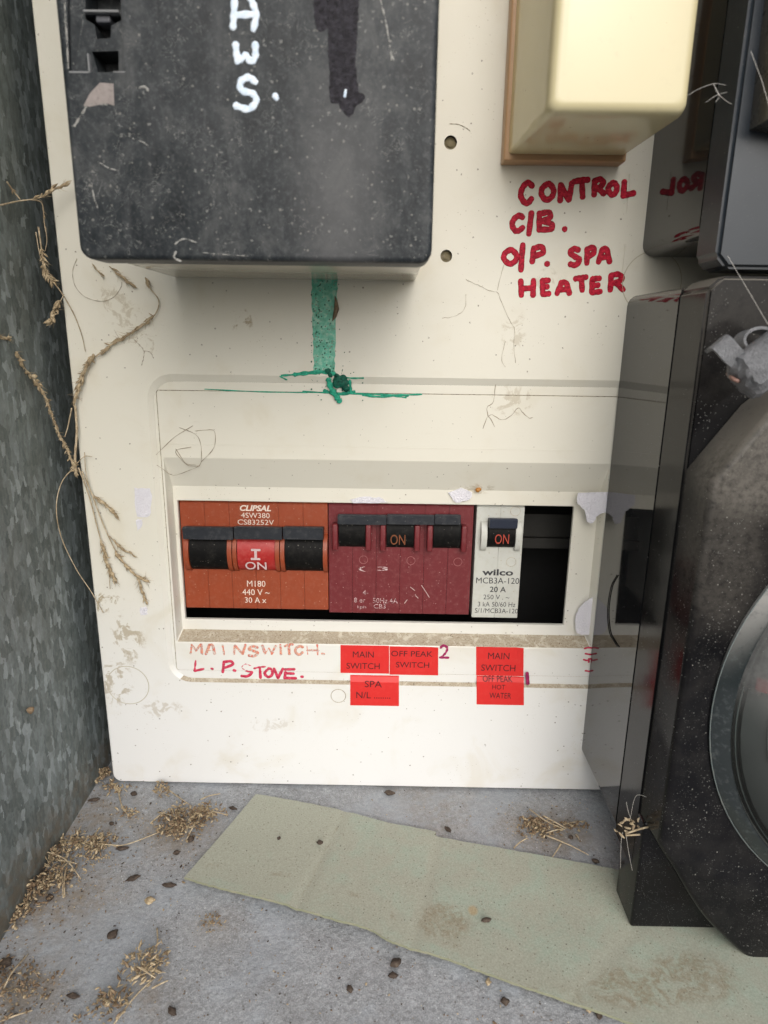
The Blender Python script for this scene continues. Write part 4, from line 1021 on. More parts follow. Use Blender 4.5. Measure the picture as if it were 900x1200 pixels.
# upper black unit
X2 = (PY(767, 150, -.3).x + PY(755, 285, -.3).x) / 2
z20 = PY(775, 301, -.3).z
un = thing('black_relay', (X2 + 60, -20, z20), 'glossy black unit directly above the electricity meter at the top right', 'equipment box')
bm = bmesh.new(); prism(bm, rrect(X2, X2 + 120, z20, 330, 3.6, 5), -40, -.05); link('base', bm, GLOSS, un, 35)
zf = PY(870, 315, -53).z
bm = bmesh.new(); prism(bm, [(X2 + 2.5, zf), (X2 + 118, zf), (X2 + 118, 329), (X2 - .4, 329), (X2 - .4, zf + 3)], -53, -40.6)
bmesh.ops.bevel(bm, geom=list(bm.edges), offset=1.0, segments=3, affect='EDGES')
link('front_cover', bm, BLUEBLK, un, 35)
a = PY(866, 130, -53); b = PY(872, 0, -53)
bm = bmesh.new(); prism(bm, [(a.x + 3, a.z - 4), (X2 + 112, a.z - 22), (X2 + 112, 326), (a.x + .5, 326)], -61, -53.02, 1.6, 3); link('raised_window', bm, make_gloss('brown_black_window', (.05, .047, .042), .8, .25, .3), un, 35)

# ------------------------------------------------------------------ lead seal
ysl = -73.0
seal = thing('lead_seal', tuple(PY(880, 440, ysl)), 'crumpled grey lead security seal hanging on the meter', 'security seal')
bm = bmesh.new(); A = PY(866, 448, ysl); B = PY(925, 405, ysl); d = (B - A).normalized()
lathe(bm, [(2.5, -.4), (4.6, .6), (5.4, 2), (5.3, 8), (5.2, 16), (4.6, 18)], A, d, 28)
for v in bm.verts:
    v.co += Vector((mnoise.noise(v.co * .35), mnoise.noise(v.co * .35 + Vector((9, 0, 0))), mnoise.noise(v.co * .35 + Vector((0, 7, 0))))) * .9
for (u, v_, r) in ((874, 459, 1.3), (886, 444, 1.5), (897, 462, 1.3)):
    c = PY(u, v_, ysl - 5)
    for v in bm.verts:
        dd = (v.co - c).length
        if dd < r * 2: v.co += Vector((0, 1, 0)) * (1 - dd / (r * 2)) * 1.2
bmesh.ops.subdivide_edges(bm, edges=bm.edges[:], cuts=1, use_grid_fill=True)
for v in bm.verts: v.co += Vector((mnoise.noise(v.co * .9), mnoise.noise(v.co * .9 + Vector((9, 0, 0))), mnoise.noise(v.co * .9 + Vector((0, 7, 0))))) * .55
link('seal_body', bm, LEAD, seal, 30)
def band(bm, path, wid, thick):
    P_ = cat(path, 6); n = len(P_); rs = []
    for i in range(n):
        t = (P_[min(i + 1, n - 1)] - P_[max(i - 1, 0)]).normalized(); s_ = wid.normalized(); nn = t.cross(s_).normalized()
        rs.append([bm.verts.new(P_[i] + wid * a + nn * thick * b) for a, b in ((-.5, -.5), (.5, -.5), (.5, .5), (-.5, .5))])
    for i in range(n - 1):
        for k in range(4): bm.faces.new((rs[i][k], rs[i][(k + 1) % 4], rs[i + 1][(k + 1) % 4], rs[i + 1][k]))
    bm.faces.new(rs[0]); bm.faces.new(list(reversed(rs[-1])))
bm = bmesh.new(); band(bm, [PY(836, 405, ysl + 4), PY(845, 402, ysl), PY(858, 416, ysl - 1), PY(876, 430, ysl + 1)], PY(852, 398, ysl) - PY(833, 414, ysl), .8)
link('strap', bm, LEAD, seal, 40)
bm = bmesh.new(); c = PY(886, 400, ysl + 4)
band(bm, [c + Vector((math.cos(t) * 3.6, math.sin(t * .8) * .8, math.sin(t) * 2.6)) for t in [k * math.tau / 12 for k in range(12)]] , Vector((.8, -3.2, .8)), .7)
link('strap_loop', bm, LEAD, seal, 40)
bm = bmesh.new(); tube(bm, cat([PY(853, 438, ysl + 3), PY(859, 444, ysl - 1), PY(866, 447, ysl - 2)], 5), .45, 8); tube(bm, cat([PY(872, 414, ysl + 1), PY(878, 410, ysl), PY(884, 402, ysl + 1)], 5), .35, 8); tube(bm, cat([PY(866, 447, ysl - 1), PY(862, 430, ysl + 8), PY(866, 415, YC)], 5), .35, 8)
link('wire', bm, COPPER, seal, True)

# ------------------------------------------------------------------ green sheet on the floor
upper = [(300, 931), (352, 940), (405, 951), (460, 966), (508, 975), (514, 981), (600, 997), (715, 1018), (830, 1042), (960, 1070), (1080, 1090)]
lower = [(216, 1029), (262, 1043), (320, 1057), (385, 1076), (432, 1089), (460, 1103), (520, 1122), (610, 1155), (700, 1186), (800, 1225), (900, 1262)]
bm = bmesh.new(); gl = bm.verts.layers.float.new('grime')
NV = 36; cu = cat([PZ(u, v, 1.2) for u, v in upper], 12); cl = cat([PZ(u, v, 2.0) for u, v in lower], 12); grm = {}
top = []
for i in range(len(cu)):
    row = []
    for j in range(NV + 1):
        f = j / NV; p = cu[i].lerp(cl[i], f)
        z = SLOPE * p.y + 1.5 + .9 * f * f * (1 + .4 * math.sin(i * .07)) + .25 * mnoise.noise(Vector((p.x * .06, p.y * .06, 3)))
        g_ = 0.0
        for ic, dep in ((24 + 5 * f, .55), (60 + 5 * f, .35), (92, .2)):
            e_ = math.exp(-((i - ic) / 1.0) ** 2); z -= dep * e_; g_ = max(g_, e_ * dep * 1.6)
        g_ = max(g_, math.exp(-((f - (.86 - .1 * math.sin(i * .05))) / .06) ** 2) * (.95 if i < 75 else .75) * (.6 + .4 * math.sin(i * .37)))
        if i < 26: g_ = max(g_, .45 + .3 * mnoise.noise(Vector((i * .2, j * .2, 0))))
        if f > .93: g_ *= .2
        if j in (0, NV): p = p + Vector((RND.uniform(-.1, .1), RND.uniform(-.14, .14), 0))
        row.append(bm.verts.new((p.x, p.y, z))); grm[row[-1]] = max(0, min(1, g_))
    top.append(row)
bot = [[bm.verts.new((v.co.x, v.co.y, v.co.z - .9)) for v in r] for r in top]
for r_ in top:
    for v in r_: v[gl] = grm.get(v, 0)
for i in range(len(top) - 1):
    for j in range(NV):
        bm.faces.new((top[i][j], top[i][j + 1], top[i + 1][j + 1], top[i + 1][j])); bm.faces.new((bot[i][j], bot[i + 1][j], bot[i + 1][j + 1], bot[i][j + 1]))
for i in range(len(top) - 1):
    for j in (0, NV):
        f = bm.faces.new((top[i][j], top[i + 1][j], bot[i + 1][j], bot[i][j])); f.material_index = 1
for i in (0, len(top) - 1):
    for j in range(NV): f = bm.faces.new((top[i][j], top[i][j + 1], bot[i][j + 1], bot[i][j])); f.material_index = 1
bmesh.ops.recalc_face_normals(bm, faces=bm.faces[:])
tag(link('green_sheet', bm, [GREEN, GREEN_EDGE], None, 30), 'flat dusty pale green offcut lying on the grey floor and running under the meter', 'cardboard sheet')

# ------------------------------------------------------------------ dry grass
def spikelets(bm, path, n, L, w, spread=.5, t0=0.0, t1=1.0, mi=0):
    for k in range(n):
        t = t0 + (t1 - t0) * (k + RND.random() * .6) / n; i = min(len(path) - 2, int(t * (len(path) - 1)))
        p = path[i]; d = (path[i + 1] - path[i]).normalized()
        d = d + Vector((RND.uniform(-1, 1), RND.uniform(-.6, .3), RND.uniform(-1, 1))) * spread
        husk(bm, p, d, L * RND.uniform(.5, 1.0), w * RND.uniform(.6, 1.15), mi)
def awns(bm, path, n, t0, t1, L):
    for k in range(n):
        t = t0 + (t1 - t0) * RND.random(); i = min(len(path) - 2, int(t * (len(path) - 1))); p = path[i]
        d = (path[i + 1] - path[i]).normalized() + Vector((RND.uniform(-1, 1), RND.uniform(-.5, .2), RND.uniform(-1, 1))) * .9
        d = d.normalized() * L * RND.uniform(.5, 1.2); tube(bm, [p, p + d * .5 + Vector((0, 0, RND.uniform(-.1, .1))), p + d], [.07, .05, .02], 4)
def stalk(px, y, r0, r1=None, seeds=(), label='', n=7, spread=.5, jag=.0, group=None, cat_='dry grass'):
    P3 = []
    for k, q in enumerate(px):
        yy = y if len(q) < 3 else q[2]; w_ = PY(q[0], q[1], yy); P3.append(w_ if w_.x > LEFTX + .8 else PX(q[0], q[1], LEFTX + .8))
    path = cat(P3, n)
    if jag:
        for p in path[1:-1]: p += Vector((RND.uniform(-1, 1), RND.uniform(-1, 1), RND.uniform(-1, 1))) * jag
    r1 = r1 or r0
    t = thing('grass_stalk', tuple(path[0]), label, cat_, group)
    bm = bmesh.new(); tube(bm, path, [.8 * (r0 + (r1 - r0) * i / (len(path) - 1)) * (1 + .15 * math.sin(i * 2.3)) for i in range(len(path))], 6); link('stem', bm, STRAW, t, True)
    if seeds:
        bm = bmesh.new()
        for (t0, t1, num, L, w) in seeds: spikelets(bm, path, num, L, w, spread, t0, t1); spikelets(bm, path, num // 2, L * .6, w * .6, spread + .6, t0, t1); awns(bm, path, num * 2, t0, t1, L * .8)
        link('seed_head', bm, HUSK, t, True)
    return t
G = 'dry grass stalks caught at the left edge of the switchboard'
stalk([(-10, 243, -14), (20, 236, -13), (45, 232, -10), (62, 222, -7), (80, 216, -5)], -8, .30, .2, [(.45, .98, 14, 3.2, 1.0)], 'curved dry grass stalk reaching in from the left edge at the top', spread=.35, group=G)
stalk([(8, 213, -12), (16, 224, -12), (24, 234, -11)], -11, .28, .2, [(0.2, .6, 2, 2.2, .8)], 'short straw crossing the topmost stalk at the far left', group=G)
stalk([(36, 234, -9), (49, 238, -8), (52, 262, -6), (55, 280, -5), (53, 294, -4)], -5, .26, .16, [(.3, .6, 3, 2, .6)], 'thin stalk bending straight down from the topmost stalk', group=G)
stalk([(45, 266, -6), (50, 300, -5), (56, 322, -4), (70, 340, -2.5), (85, 365, -1.2), (95, 390, -1), (100, 412, -.8)], -1, .35, .14, [(.12, .42, 24, 3.0, 1.1)], 'dry stalk with a ragged seed tuft hanging over the switchboard edge', spread=.8, group=G)
stalk([(42, 272, -6.5), (46, 295, -5), (52, 315, -4.5)], -5, .24, .2, [], 'straight straw beside the ragged tuft', group=G)
stalk([(75, 345, -3), (66, 362, -3.5), (60, 380, -4)], -3, .2, .15, [(.2, 1, 10, 3.6, 1.5)], 'small fluffy seed tuft hanging below the ragged stalk', spread=.7, group=G)
stalk([(170, 325, -2), (176, 338, -1.6), (186, 352, -1.3), (182, 368, -1.2), (165, 383, -1.2), (148, 394, -1.2), (130, 404, -1.2), (112, 418, -1.5)], -1, .20, .34, [(0, .1, 4, 3.2, .9), (.45, .95, 18, 4.0, 1.1)], 'hooked brown stalk curling below the black box', spread=.22, group=G)
stalk([(110, 415, -1.5), (100, 432, -2), (92, 452, -2), (86, 475, -2)], -2, .5, .4, [(0, .9, 30, 3.8, 1.2)], 'thick hairy stalk between the hooked stalk and the main tuft', spread=.4, group=G)
stalk([(84, 478, -3), (80, 498, -3), (76, 512, -3.5)], -3, .3, .25, [], 'short pale straw just above the knot at the panel edge', group=G)
stalk([(88, 475, -2), (90, 505, -2.2), (88, 535, -2.6), (89, 558, -2.8)], -2, .5, .6, [(.75, 1, 16, 2.4, 1.2)], 'stout pale straw running down into the knot at the panel edge', spread=1, group=G)
stalk([(20, 412, -16), (28, 430, -14), (40, 445, -12), (52, 462, -10), (60, 485, -8), (70, 510, -6), (80, 530, -4), (88, 552, -3)], -8, .18, .42, [(0, .12, 8, 2.8, 1.2), (.18, .42, 14, 3.2, 1.5), (.35, .98, 70, 2.1, .8)], 'bristly seed head leaning up to the left against the galvanised sheet', spread=.75, group=G)
stalk([(92, 548, -2.6), (104, 580, -2), (112, 610, -1.6), (120, 640, -1.3), (126, 660, -1.2), (136, 682, -1.2)], -1.5, .34, .2, [(.55, 1, 20, 3.6, 1.3)], 'left drooping grass spike over the cream panel', spread=.22, group=G)
stalk([(120, 640, -1.3), (127, 668, -1.2), (129, 690, -1.2)], -1.2, .2, .14, [(.2, .7, 5, 2.8, .9)], 'thin whisker below the left drooping spike', spread=.25, group=G)
stalk([(96, 552, -2.4), (108, 580, -2), (120, 612, -1.5), (135, 645, -1.2), (147, 662, -1.2), (160, 674, -1.2), (172, 680, -1.1)], -1.3, .3, .2, [(.5, 1, 18, 4.0, 1.3)], 'middle drooping grass spike over the cream panel', spread=.18, group=G)
stalk([(99, 530, -2), (101, 555, -2), (108, 578, -1.6), (122, 590, -1.3), (135, 603, -1.1)], -1.4, .18, .2, [(.55, 1, 12, 3.6, 1.2)], 'short spike drooping beside the torn white label', spread=.2, group=G)
stalk([(128, 628, -1.4), (140, 640, -1.2), (157, 651, -1.1)], -1.2, .22, .14, [(.2, 1, 9, 3.2, 1.0)], 'small side spike branching above the middle drooping spike', spread=.2, group=G)
stalk([(160, 674, -1.2), (166, 690, -1.1), (171, 706, -1.1)], -1.2, .22, .2, [(.1, 1, 12, 3.2, 1.2)], 'lowest drooping spike ending beside the small white scrap', spread=.25, group=G)
stalk([(86, 548, -3), (72, 566, -4.5), (66, 595, -5), (72, 630, -4.5), (90, 668, -3), (106, 692, -1.6), (121, 718, -1)], -3, .24, .2, [], 'long bare straw bowing out over the galvanised sheet', group=G)
stalk([(90, 543, -3), (99, 535, -2.4), (108, 535, -2)], -2, .2, .15, [], 'dark hooked twig at the knot on the panel edge', group=G)
stalk([(108, 309, -1), (115, 318, -.9), (122, 323, -.8)], -1, .18, .24, [(0, 1, 5, 2.6, .6)], 'tiny brown sliver just below the black box corner', spread=.15, group=G)
stalk([(128, 312, -1), (143, 325, -.9), (157, 335, -.8)], -1, .22, .45, [(.1, 1, 9, 3.4, .8)], 'brown sliver with a frayed end below the black box', spread=.2, group=G)
stalk([(-4, 392, -16), (6, 396, -15), (13, 395, -15)], -15, .3, .3, [(0, .8, 6, 3.2, 1.4)], 'single pale husk on the galvanised sheet at the left frame edge', spread=.3, group=G)

# hairs and cobweb threads
def hair(px, y, r, label, mat_=None, closed=False, n=8, g='fine hairs and cobweb threads on the panel', jag=0):
    bm = bmesh.new()
    for q in px:
        path = cat([PY(a[0], a[1], y if len(a) < 3 else a[2]) for a in q], n)
        if jag:
            for p in path: p += Vector((RND.uniform(-1, 1), 0, RND.uniform(-1, 1))) * jag
        tube(bm, path, [r * (.75 + .35 * math.sin(i * 1.3)) * .85 for i in range(len(path))], 5)
    return tag(link('hair', bm, mat_ or HAIR, None, True), label, 'hair', g)
hair([[(90, 303), (85, 318), (88, 335), (100, 348), (118, 353), (132, 349), (141, 338), (143, 330)]], -.3, .09, 'round loop of hair below the corner of the black box')
hair([[(226, 586 - 87, .9), (205, 512, .9), (188, 528, .9), (176, 540, .9)], [(176, 540, .9), (190, 549, .9), (203, 557, .9), (222, 551, 1.7), (234, 545, 1.7), (236, 534, .9), (235, 520, .9), (229, 509, .9), (210, 501, .9)],
      [(229, 505, .85), (240, 504, .85), (251, 505, .85), (252, 520, .85), (247, 530, .85), (236, 541, 1.0)], [(224, 524, .85), (206, 528, .85), (212, 538, 1.0), (222, 546, 1.5), (234, 546, 1.7)], [(206, 526, .85), (218, 543, 1.1), (230, 545, 1.7)]], 1.3, .12, 'tangle of brown hairs over the upper left corner of the recess', n=4)
hair([[(566, 502), (572, 488), (580, 500)], [(572, 488), (577, 486), (588, 492), (598, 488), (607, 478), (613, 484), (620, 490), (625, 489)], [(572, 488), (571, 477), (578, 470), (582, 444), (590, 436), (598, 425)]], YE - .1, .14, 'brown rootlet smear in the middle of the upper escutcheon', n=4, jag=.12)
hair([[(546, 328), (560, 334), (572, 340), (583, 343), (586, 350), (597, 375), (603, 385), (602, 400), (604, 425)], [(583, 340), (588, 318), (592, 305)], [(592, 400), (588, 420), (592, 430)], [(518, 373), (535, 370), (545, 360), (546, 345)]], -.05, .09, 'dark fungal thread branching left of the HEATER writing', jag=.12, n=5)
hair([[(527, 145), (538, 146), (548, 151), (551, 154)]], -.1, .12, 'short dark hair above the upper screw hole')
hair([[(157, 398), (165, 406), (169, 412)], [(169, 412), (168, 420), (166, 428)], [(169, 411), (176, 413), (180, 420)]], -.1, .12, 'little forked rootlet right of the hooked stalk', jag=.1)
hair([[(740, 680), (732, 672, -10), (716, 700, -10), (713, 740, -10), (722, 760, -10)]][0:0] or [[(0, 0, 0), (0.1, 0.1, 0)]], 50, .01, 'x') if False else None
def sidehair(px, r, label, mat_=None):
    bm = bmesh.new(); tube(bm, cat([PX(u, v, X0 - .25) for u, v in px], 6), r, 6)
    return tag(link('thread', bm, mat_ or ROTOR, None, True), label, 'thread')
sidehair([(723, 674), (716, 688), (712, 715), (714, 740), (720, 752), (724, 758)], .2, 'curved black thread hanging on the glossy side of the meter')
tuft = thing('straw_tuft', tuple(PY(740, 968, YC)), 'tiny pale straw tuft caught at the lower seam of the meter', 'straw tuft')
bm = bmesh.new()
for k in range(16):
    p = PY(724 + RND.random() * 24, 962 + RND.random() * 14, YC - 1.5 - RND.random() * 2); husk(bm, p, (RND.uniform(-1, 1), -.3, RND.uniform(-.3, 1)), 2.4, .9)
husk(bm, PY(757, 962, YC - 3), (.3, 0, 1), 2.2, 1.4)
tube(bm, cat([PY(733, 977, YC - 3), PY(748, 972, YC - 4), PY(764, 968, YC - 4)], 4), .28, 6)
tube(bm, [PY(733, 979, YC - 3), PY(750, 978, YC - 3)], .28, 6)
link('straws', bm, STRAW, tuft, True)
bm = bmesh.new()
for q in ([(730, 975), (728, 985), (727, 1018)], [(733, 975), (737, 1000), (741, 1020)], [(740, 962), (736, 950), (734, 940)], [(738, 962), (744, 935), (752, 932), (766, 936), (770, 915), (776, 880)]): tube(bm, cat([PY(u, v, YC - 2) for u, v in q], 5), .05, 4)
link('web_thread', bm, WEB, tuft, True)
bm = bmesh.new()
for q in ([(806, 112), (820, 104), (836, 98), (850, 100)], [(836, 98), (840, 108), (850, 118), (858, 122)], [(836, 98), (842, 112), (838, 120)], [(826, 120), (840, 112), (852, 108)]):
    tube(bm, cat([PY(u, v, -54) + Vector((RND.uniform(-.2, .2), 0, 0)) for u, v in q], 5), .035, 5)
tag(link('cobweb', bm, WEB, None, True), 'small pale cobweb wisp on the black unit beside the cream box', 'cobweb')
bm = bmesh.new(); tube(bm, [PY(853, 300, -60), PY(900, 380, -74)], .05, 4); tube(bm, [PY(880, 60, -63), PY(893, 95, -63), PY(903, 130, -63)], .06, 4)
tag(link('cobweb', bm, WEB, None), 'fine web threads stretched in front of the meter top', 'cobweb')

# ------------------------------------------------------------------ chaff heaps and pellets
def heap(u, v, rx, ry, hgt, n, label, stalks=(), z=0.0, mats=(HUSK, BROWNH), brown=.4, crumbs=0, L=2.0):
    c = PZ(u, v, z); t = thing('chaff_heap', tuple(c), label, 'chaff heap', 'heaps of dry chaff on the floor')
    bm = bmesh.new(); lob = [(RND.uniform(-.6, .6), RND.uniform(-.6, .6)) for _ in range(4)]
    for k in range(int(n * 2.1)):
        a = RND.random() * math.tau; r = math.sqrt(RND.random()) if k % 3 == 0 else RND.random() * .62; q = 1 - r * r
        lo = lob[k % 4] if k % 3 else (0, 0)
        p = c + Vector(((math.cos(a) * r + lo[0]) * rx, (math.sin(a) * r + lo[1]) * ry, .3 + q * hgt * RND.random()))
        if p.x < LEFTX + .6: p.x = LEFTX + .6 + RND.random()
        husk(bm, p, (RND.uniform(-1, 1), RND.uniform(-1, 1), RND.uniform(-.3, .7)), L * RND.uniform(.45, 1.1), RND.uniform(.45, 1.15), 1 if RND.random() < brown else 0)
    for k in range(crumbs):
        a = RND.random() * math.tau; r = RND.random() * 1.35
        p = c + Vector((math.cos(a) * r * rx, math.sin(a) * r * ry, .15)); s_ = RND.uniform(.1, .35)
        bmesh.ops.create_icosphere(bm, subdivisions=1, radius=1, matrix=Matrix.Translation(p) @ Matrix.Rotation(RND.random() * 6, 4, 'Z') @ Matrix.Diagonal((s_, s_ * .7, s_ * .5, 1)))
    for f in bm.faces:
        if f.calc_area() < .02 and RND.random() < .3: f.material_index = 1
    link('husks', bm, list(mats), t, True)['kind'] = 'stuff'
    for q in stalks:
        bm = bmesh.new(); m_ = [PZ(a[0], a[1], z + .5 + (a[2] if len(a) > 2 else 0)) for a in q]
        if len(m_) == 2: m_.insert(1, (m_[0] + m_[1]) / 2 + Vector((RND.uniform(-.5, .5), 0, .3)))
        pth = cat(m_, 5); tube(bm, pth, [.28 * (1 - .4 * i / len(pth)) for i in range(len(pth))], 6); link('straw', bm, STRAW, t, True)
    return t
heap(116, 912, 5, 4, 3, 55, 'chaff wedged at the bottom left corner of the switchboard', [], crumbs=30)
heap(140, 925, 7, 3, 1.6, 30, 'thin line of chaff under the left end of the switchboard', [[(138, 925), (143, 945, 1), (150, 955)]], crumbs=20)
heap(150, 955, 4, 3, 1.5, 18, 'little chaff clump left of the biggest heap', [], crumbs=20)
heap(192, 930, 3.5, 4, 3, 26, 'pale knobbly chaff standing just behind the biggest heap', [[(198, 926), (225, 945)]], brown=.2)
heap(213, 968, 11, 8, 5, 190, 'biggest round brown chaff heap left of the green sheet', [[(185, 952), (215, 960, 3)], [(235, 937, 2), (258, 930, 1)], [(228, 965, 3), (218, 985)], [(176, 965), (195, 950, 3)]], brown=.55, crumbs=150)
heap(248, 955, 6, 5, 3, 50, 'sparse yellow chaff between the biggest heap and the green sheet', [[(232, 948), (255, 952, 2), (265, 955)]], brown=.2, crumbs=40)
heap(112, 1000, 7, 9, 4, 100, 'elongated chaff heap left of the two long straws', [[(82, 984, 1), (130, 990, 1), (150, 989), (187, 975)]], brown=.3, crumbs=80)
heap(72, 1000, 7, 8, 4, 100, 'chaff heap leaning on the foot of the galvanised sheet', [[(43, 995, 3), (75, 1006, 3), (95, 1030)], [(66, 1008, 2), (90, 1012, 2)]], brown=.3, crumbs=80)
heap(55, 1040, 9, 7, 4, 110, 'grey brown chaff heap at the front of the sheet foot', [[(72, 1018, 2), (74, 1052)], [(78, 1015, 2), (76, 1050)]], brown=.6, crumbs=110)
heap(25, 1075, 4, 6, 3, 36, 'small tan chaff clump against the galvanised sheet near the left frame edge', [], brown=.4, crumbs=40)
heap(165, 1137, 7, 6, 3.2, 70, 'pale oval seed head lying in the foreground', [[(184, 1088), (183, 1115, 2)], [(178, 1158), (197, 1149, 1)], [(160, 1132, 3), (182, 1146, 2)]], brown=.1, L=2.4)
heap(122, 1188, 7, 6, 3, 50, 'brown chaff heap cut by the bottom edge of the photo', [[(132, 1202), (158, 1168), (182, 1145)]], brown=.5, crumbs=60)
heap(18, 1160, 12, 9, 2.2, 70, 'brown crumbly litter in the bottom left corner', [[(0, 1168), (14, 1140, 2), (33, 1118)], [(0, 1197), (38, 1184)]], brown=.85, crumbs=260, L=1.6)
heap(630, 972, 9, 5, 3.5, 110, 'twiggy brown chaff heap between the green sheet and the meter', [[(620, 948, 2), (640, 962, 3), (662, 972)], [(637, 956, 3), (664, 971, 1)], [(602, 994), (618, 982, 2)], [(640, 976, 2), (662, 971)], [(640, 979, 2), (690, 1002)], [(658, 988), (647, 1005)]], brown=.6, crumbs=130, L=1.7)
heap(672, 968, 6, 3, 1.5, 26, 'thin scatter of chaff beside the twiggy heap near the meter', [[(660, 966), (686, 962)], [(675, 978), (679, 984)]], brown=.8, crumbs=60, L=1.5)
heap(247, 1082, 4, 3, .6, 10, 'faint crumbly brown patch on the open floor below the green sheet corner', [], brown=.9, crumbs=70, L=1.0)

def pellet(u, v, z, L, w, ang, label, mat_=PELLET, name='pellet', cat_='seed pellet', group='dark pellets scattered on the floor and sheet', tip=0):
    bm = bmesh.new()
    bmesh.ops.create_icosphere(bm, subdivisions=3, radius=1)
    for q in bm.verts:
        c = q.co.copy(); L = L * 1; tp = (1 - .35 * c.x * (1 if tip else .3)) * (1 - .45 * abs(c.x) ** 1.5); q.co = Vector((c.x * L / 2, c.y * w / 2 * tp, c.z * w * .36 * tp)) * (1 + .32 * mnoise.noise(c * 1.6 + Vector((u, v, 0))) + .16 * mnoise.noise(c * 5 + Vector((u, v, 0))))
    bmesh.ops.rotate(bm, verts=bm.verts[:], matrix=Matrix.Rotation(math.radians(ang), 3, 'Z'))
    o = link(name, bm, mat_, None, True); p = PZ(u, v, z + w * .3); o.location = p * S
    return tag(o, label, cat_, group)
pl = [(157, 930, 3.0, 2.0, -20, 'dark pellet touching the chaff under the switchboard corner'), (131, 965, 2.2, 1.6, -40, 'small black pellet in the clear patch beside the galvanised sheet'),
      (224, 983, 3.4, 2.2, 70, 'black pellet at the front of the biggest chaff heap'), (143, 994, 4.6, 1.8, 10, 'long brown pellet under the two long straws'), (207, 999, 2.6, 1.7, 20, 'reddish brown pellet in front of the biggest chaff heap'),
      (156, 1029, 4.8, 2.0, 30, 'long two-tone pellet on the open floor left of the green sheet tip'), (199, 1037, 4.9, 1.9, 0, 'black spindle pellet just below left of the green sheet tip'), (58, 1052, 3.0, 2.4, -60, 'grey black pellet in the heap at the sheet foot'),
      (132, 1095, 3.6, 2.8, 70, 'rough brown round pellet in the middle of the left floor'), (53, 1022, 3.0, 1.8, 0, 'dark pellet at the foot of the galvanised sheet'), (86, 1167, 3.8, 1.8, -5, 'black pellet left of the brown heap at the bottom'),
      (202, 1185, 3.4, 1.9, -40, 'black pellet by the bottom edge left of centre'), (7, 1128, 4.0, 2.8, -20, 'dark brown pellet at the left frame edge'), (273, 947, 3.4, 1.6, -15, 'brown pellet behind the green sheet top corner'), (111, 937, 4.4, 1.6, 15, 'pale grey brown pellet near the switchboard corner'),
      (457, 929, 4.6, 2.2, -8, 'dark pellet pressed against the bottom edge of the switchboard'), (525, 972, 3.2, 1.8, -50, 'two-tone pellet just behind the step in the green sheet'), (464, 1128, 3.8, 2.6, 35, 'brown wrinkled pellet in front of the green sheet'), (461, 1143, 3.0, 1.8, 0, 'grey black pellet just below the brown wrinkled one'),
      (410, 1159, 2.6, 1.8, -60, 'light brown flake pellet left of the two front pellets'), (592, 1173, 2.6, 2.2, 0, 'grey pellet in front of the sheet right of centre'), (698, 1009, 2.8, 1.8, -20, 'reddish pellet beside the terminal cover'), (669, 981, 2.0, 1.8, 60, 'dark pellet in the twiggy chaff beside the meter'),
      (702, 1189, 2.6, 1.8, 80, 'dark pellet at the bottom edge under the sheet'), (97, 932, 3.0, 1.8, 60, 'brown pellet at the back end of the galvanised sheet')]
for (u, v, L_, w_, a_, lab) in pl: pellet(u, v, 0, L_, w_, a_, lab)
pellet(375, 987, 2.3, 2.4, 2.0, 0, 'small black crumb on the left third of the green sheet'); pellet(570, 1078, 2.8, 3.6, 1.6, 10, 'flat grey black pellet on the middle of the green sheet'); pellet(327, 982, 2.3, 1.6, 1.2, 80, 'tiny brown sliver near the left end of the green sheet')
GS = 'pale seeds on the floor'
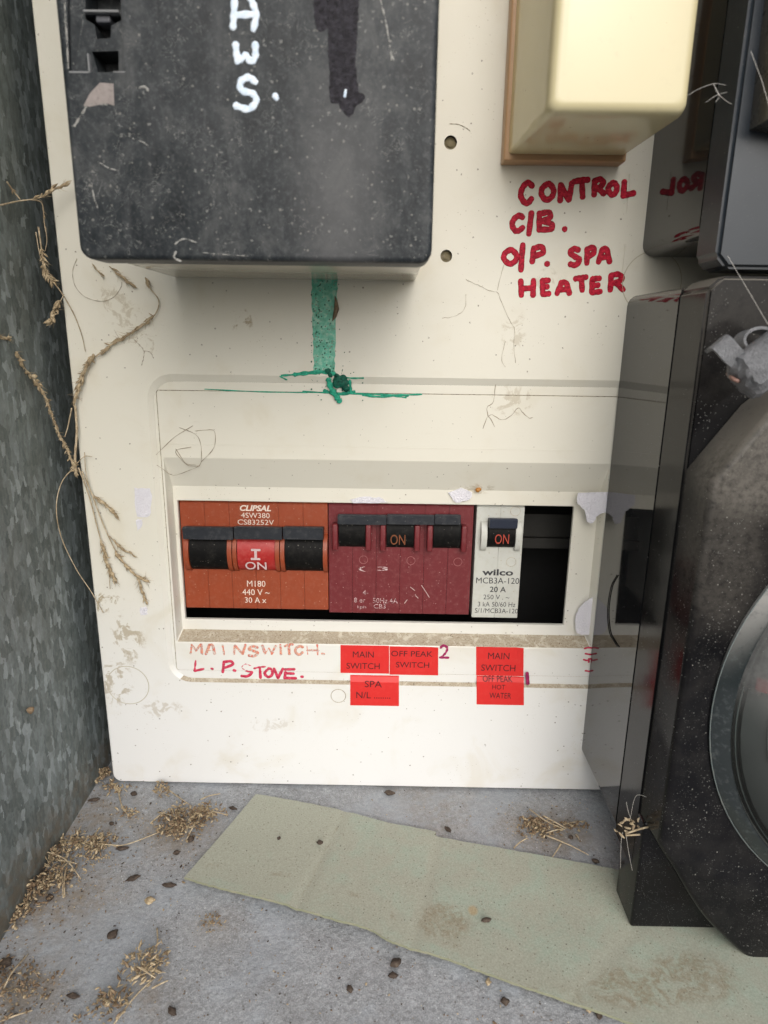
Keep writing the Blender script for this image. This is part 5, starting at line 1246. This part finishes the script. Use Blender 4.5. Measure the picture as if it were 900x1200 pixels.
pellet(176, 1055, 0, 3.4, 2.6, 0, 'round tan seed on the open floor', HUSK, 'seed', 'seed', GS, 1); pellet(572, 1150, .5, 2.6, 1.4, 80, 'tan seed at the front edge of the green sheet', HUSK, 'seed', 'seed', GS, 1); pellet(690, 1181, .3, 3.0, 1.8, 70, 'yellow seed under the front right edge of the green sheet', STRAW, 'seed', 'seed', GS, 1)
bm = bmesh.new(); p = PY(36.5, 832, 0); q = PX(36, 832, LEFTX + .9)
bmesh.ops.create_icosphere(bm, subdivisions=3, radius=1.1)
for v in bm.verts: v.co = v.co * (1 + .35 * mnoise.noise(v.co * 1.5)); 
o = link('mud_speck', bm, BROWNH, None, True); o.location = q * S; tag(o, 'small brown cocoon stuck on the lower galvanised sheet', 'cocoon')
bm = bmesh.new(); p = PY(561, 574, YL - 1.2); bmesh.ops.create_icosphere(bm, subdivisions=2, radius=1.1, matrix=Matrix.Translation(p) @ Matrix.Diagonal((1, .8, .9, 1)))
for v in bm.verts: v.co += Vector((mnoise.noise(v.co * 1.1), 0, mnoise.noise(v.co * 1.1 + Vector((3, 3, 3))))) * .6
tag(link('resin_drop', bm, plastic('amber_drop', (.40, .17, .03), .4), None, True), 'amber drop of dirt above the grey breaker', 'dirt')

# fine loose grit on the floor
bm = bmesh.new()
for k in range(1700):
    if k % 2: u, v = RND.uniform(0, 900), RND.uniform(925, 1215); 
    else:
        a, b = RND.choice([(60, 1050), (20, 1160), (200, 980), (640, 975), (120, 960), (110, 1010)]); u, v = RND.gauss(a, 35), RND.gauss(b, 25)
    p = PZ(u, v, 0.05)
    if v < 915 or p.y > -1 or p.x < LEFTX + .5: continue
    s_ = RND.uniform(.1, .3) * (1.8 if RND.random() < .05 else 1)
    i0 = len(bm.faces)
    r = bmesh.ops.create_icosphere(bm, subdivisions=1, radius=1, matrix=Matrix.Translation(p) @ Matrix.Rotation(RND.random() * 6, 4, 'Z') @ Matrix.Diagonal((s_ * RND.uniform(1, 2), s_ * .8, s_ * .6, 1)))
    mi = RND.choice((0, 0, 1, 2))
    for f in set(f for v_ in r['verts'] for f in v_.link_faces): f.material_index = mi
tag(link('floor_grit', bm, [BROWNH, PELLET, STRAW]), 'fine loose grit and crumbs sprinkled over the grey floor', 'grit', kind='stuff')
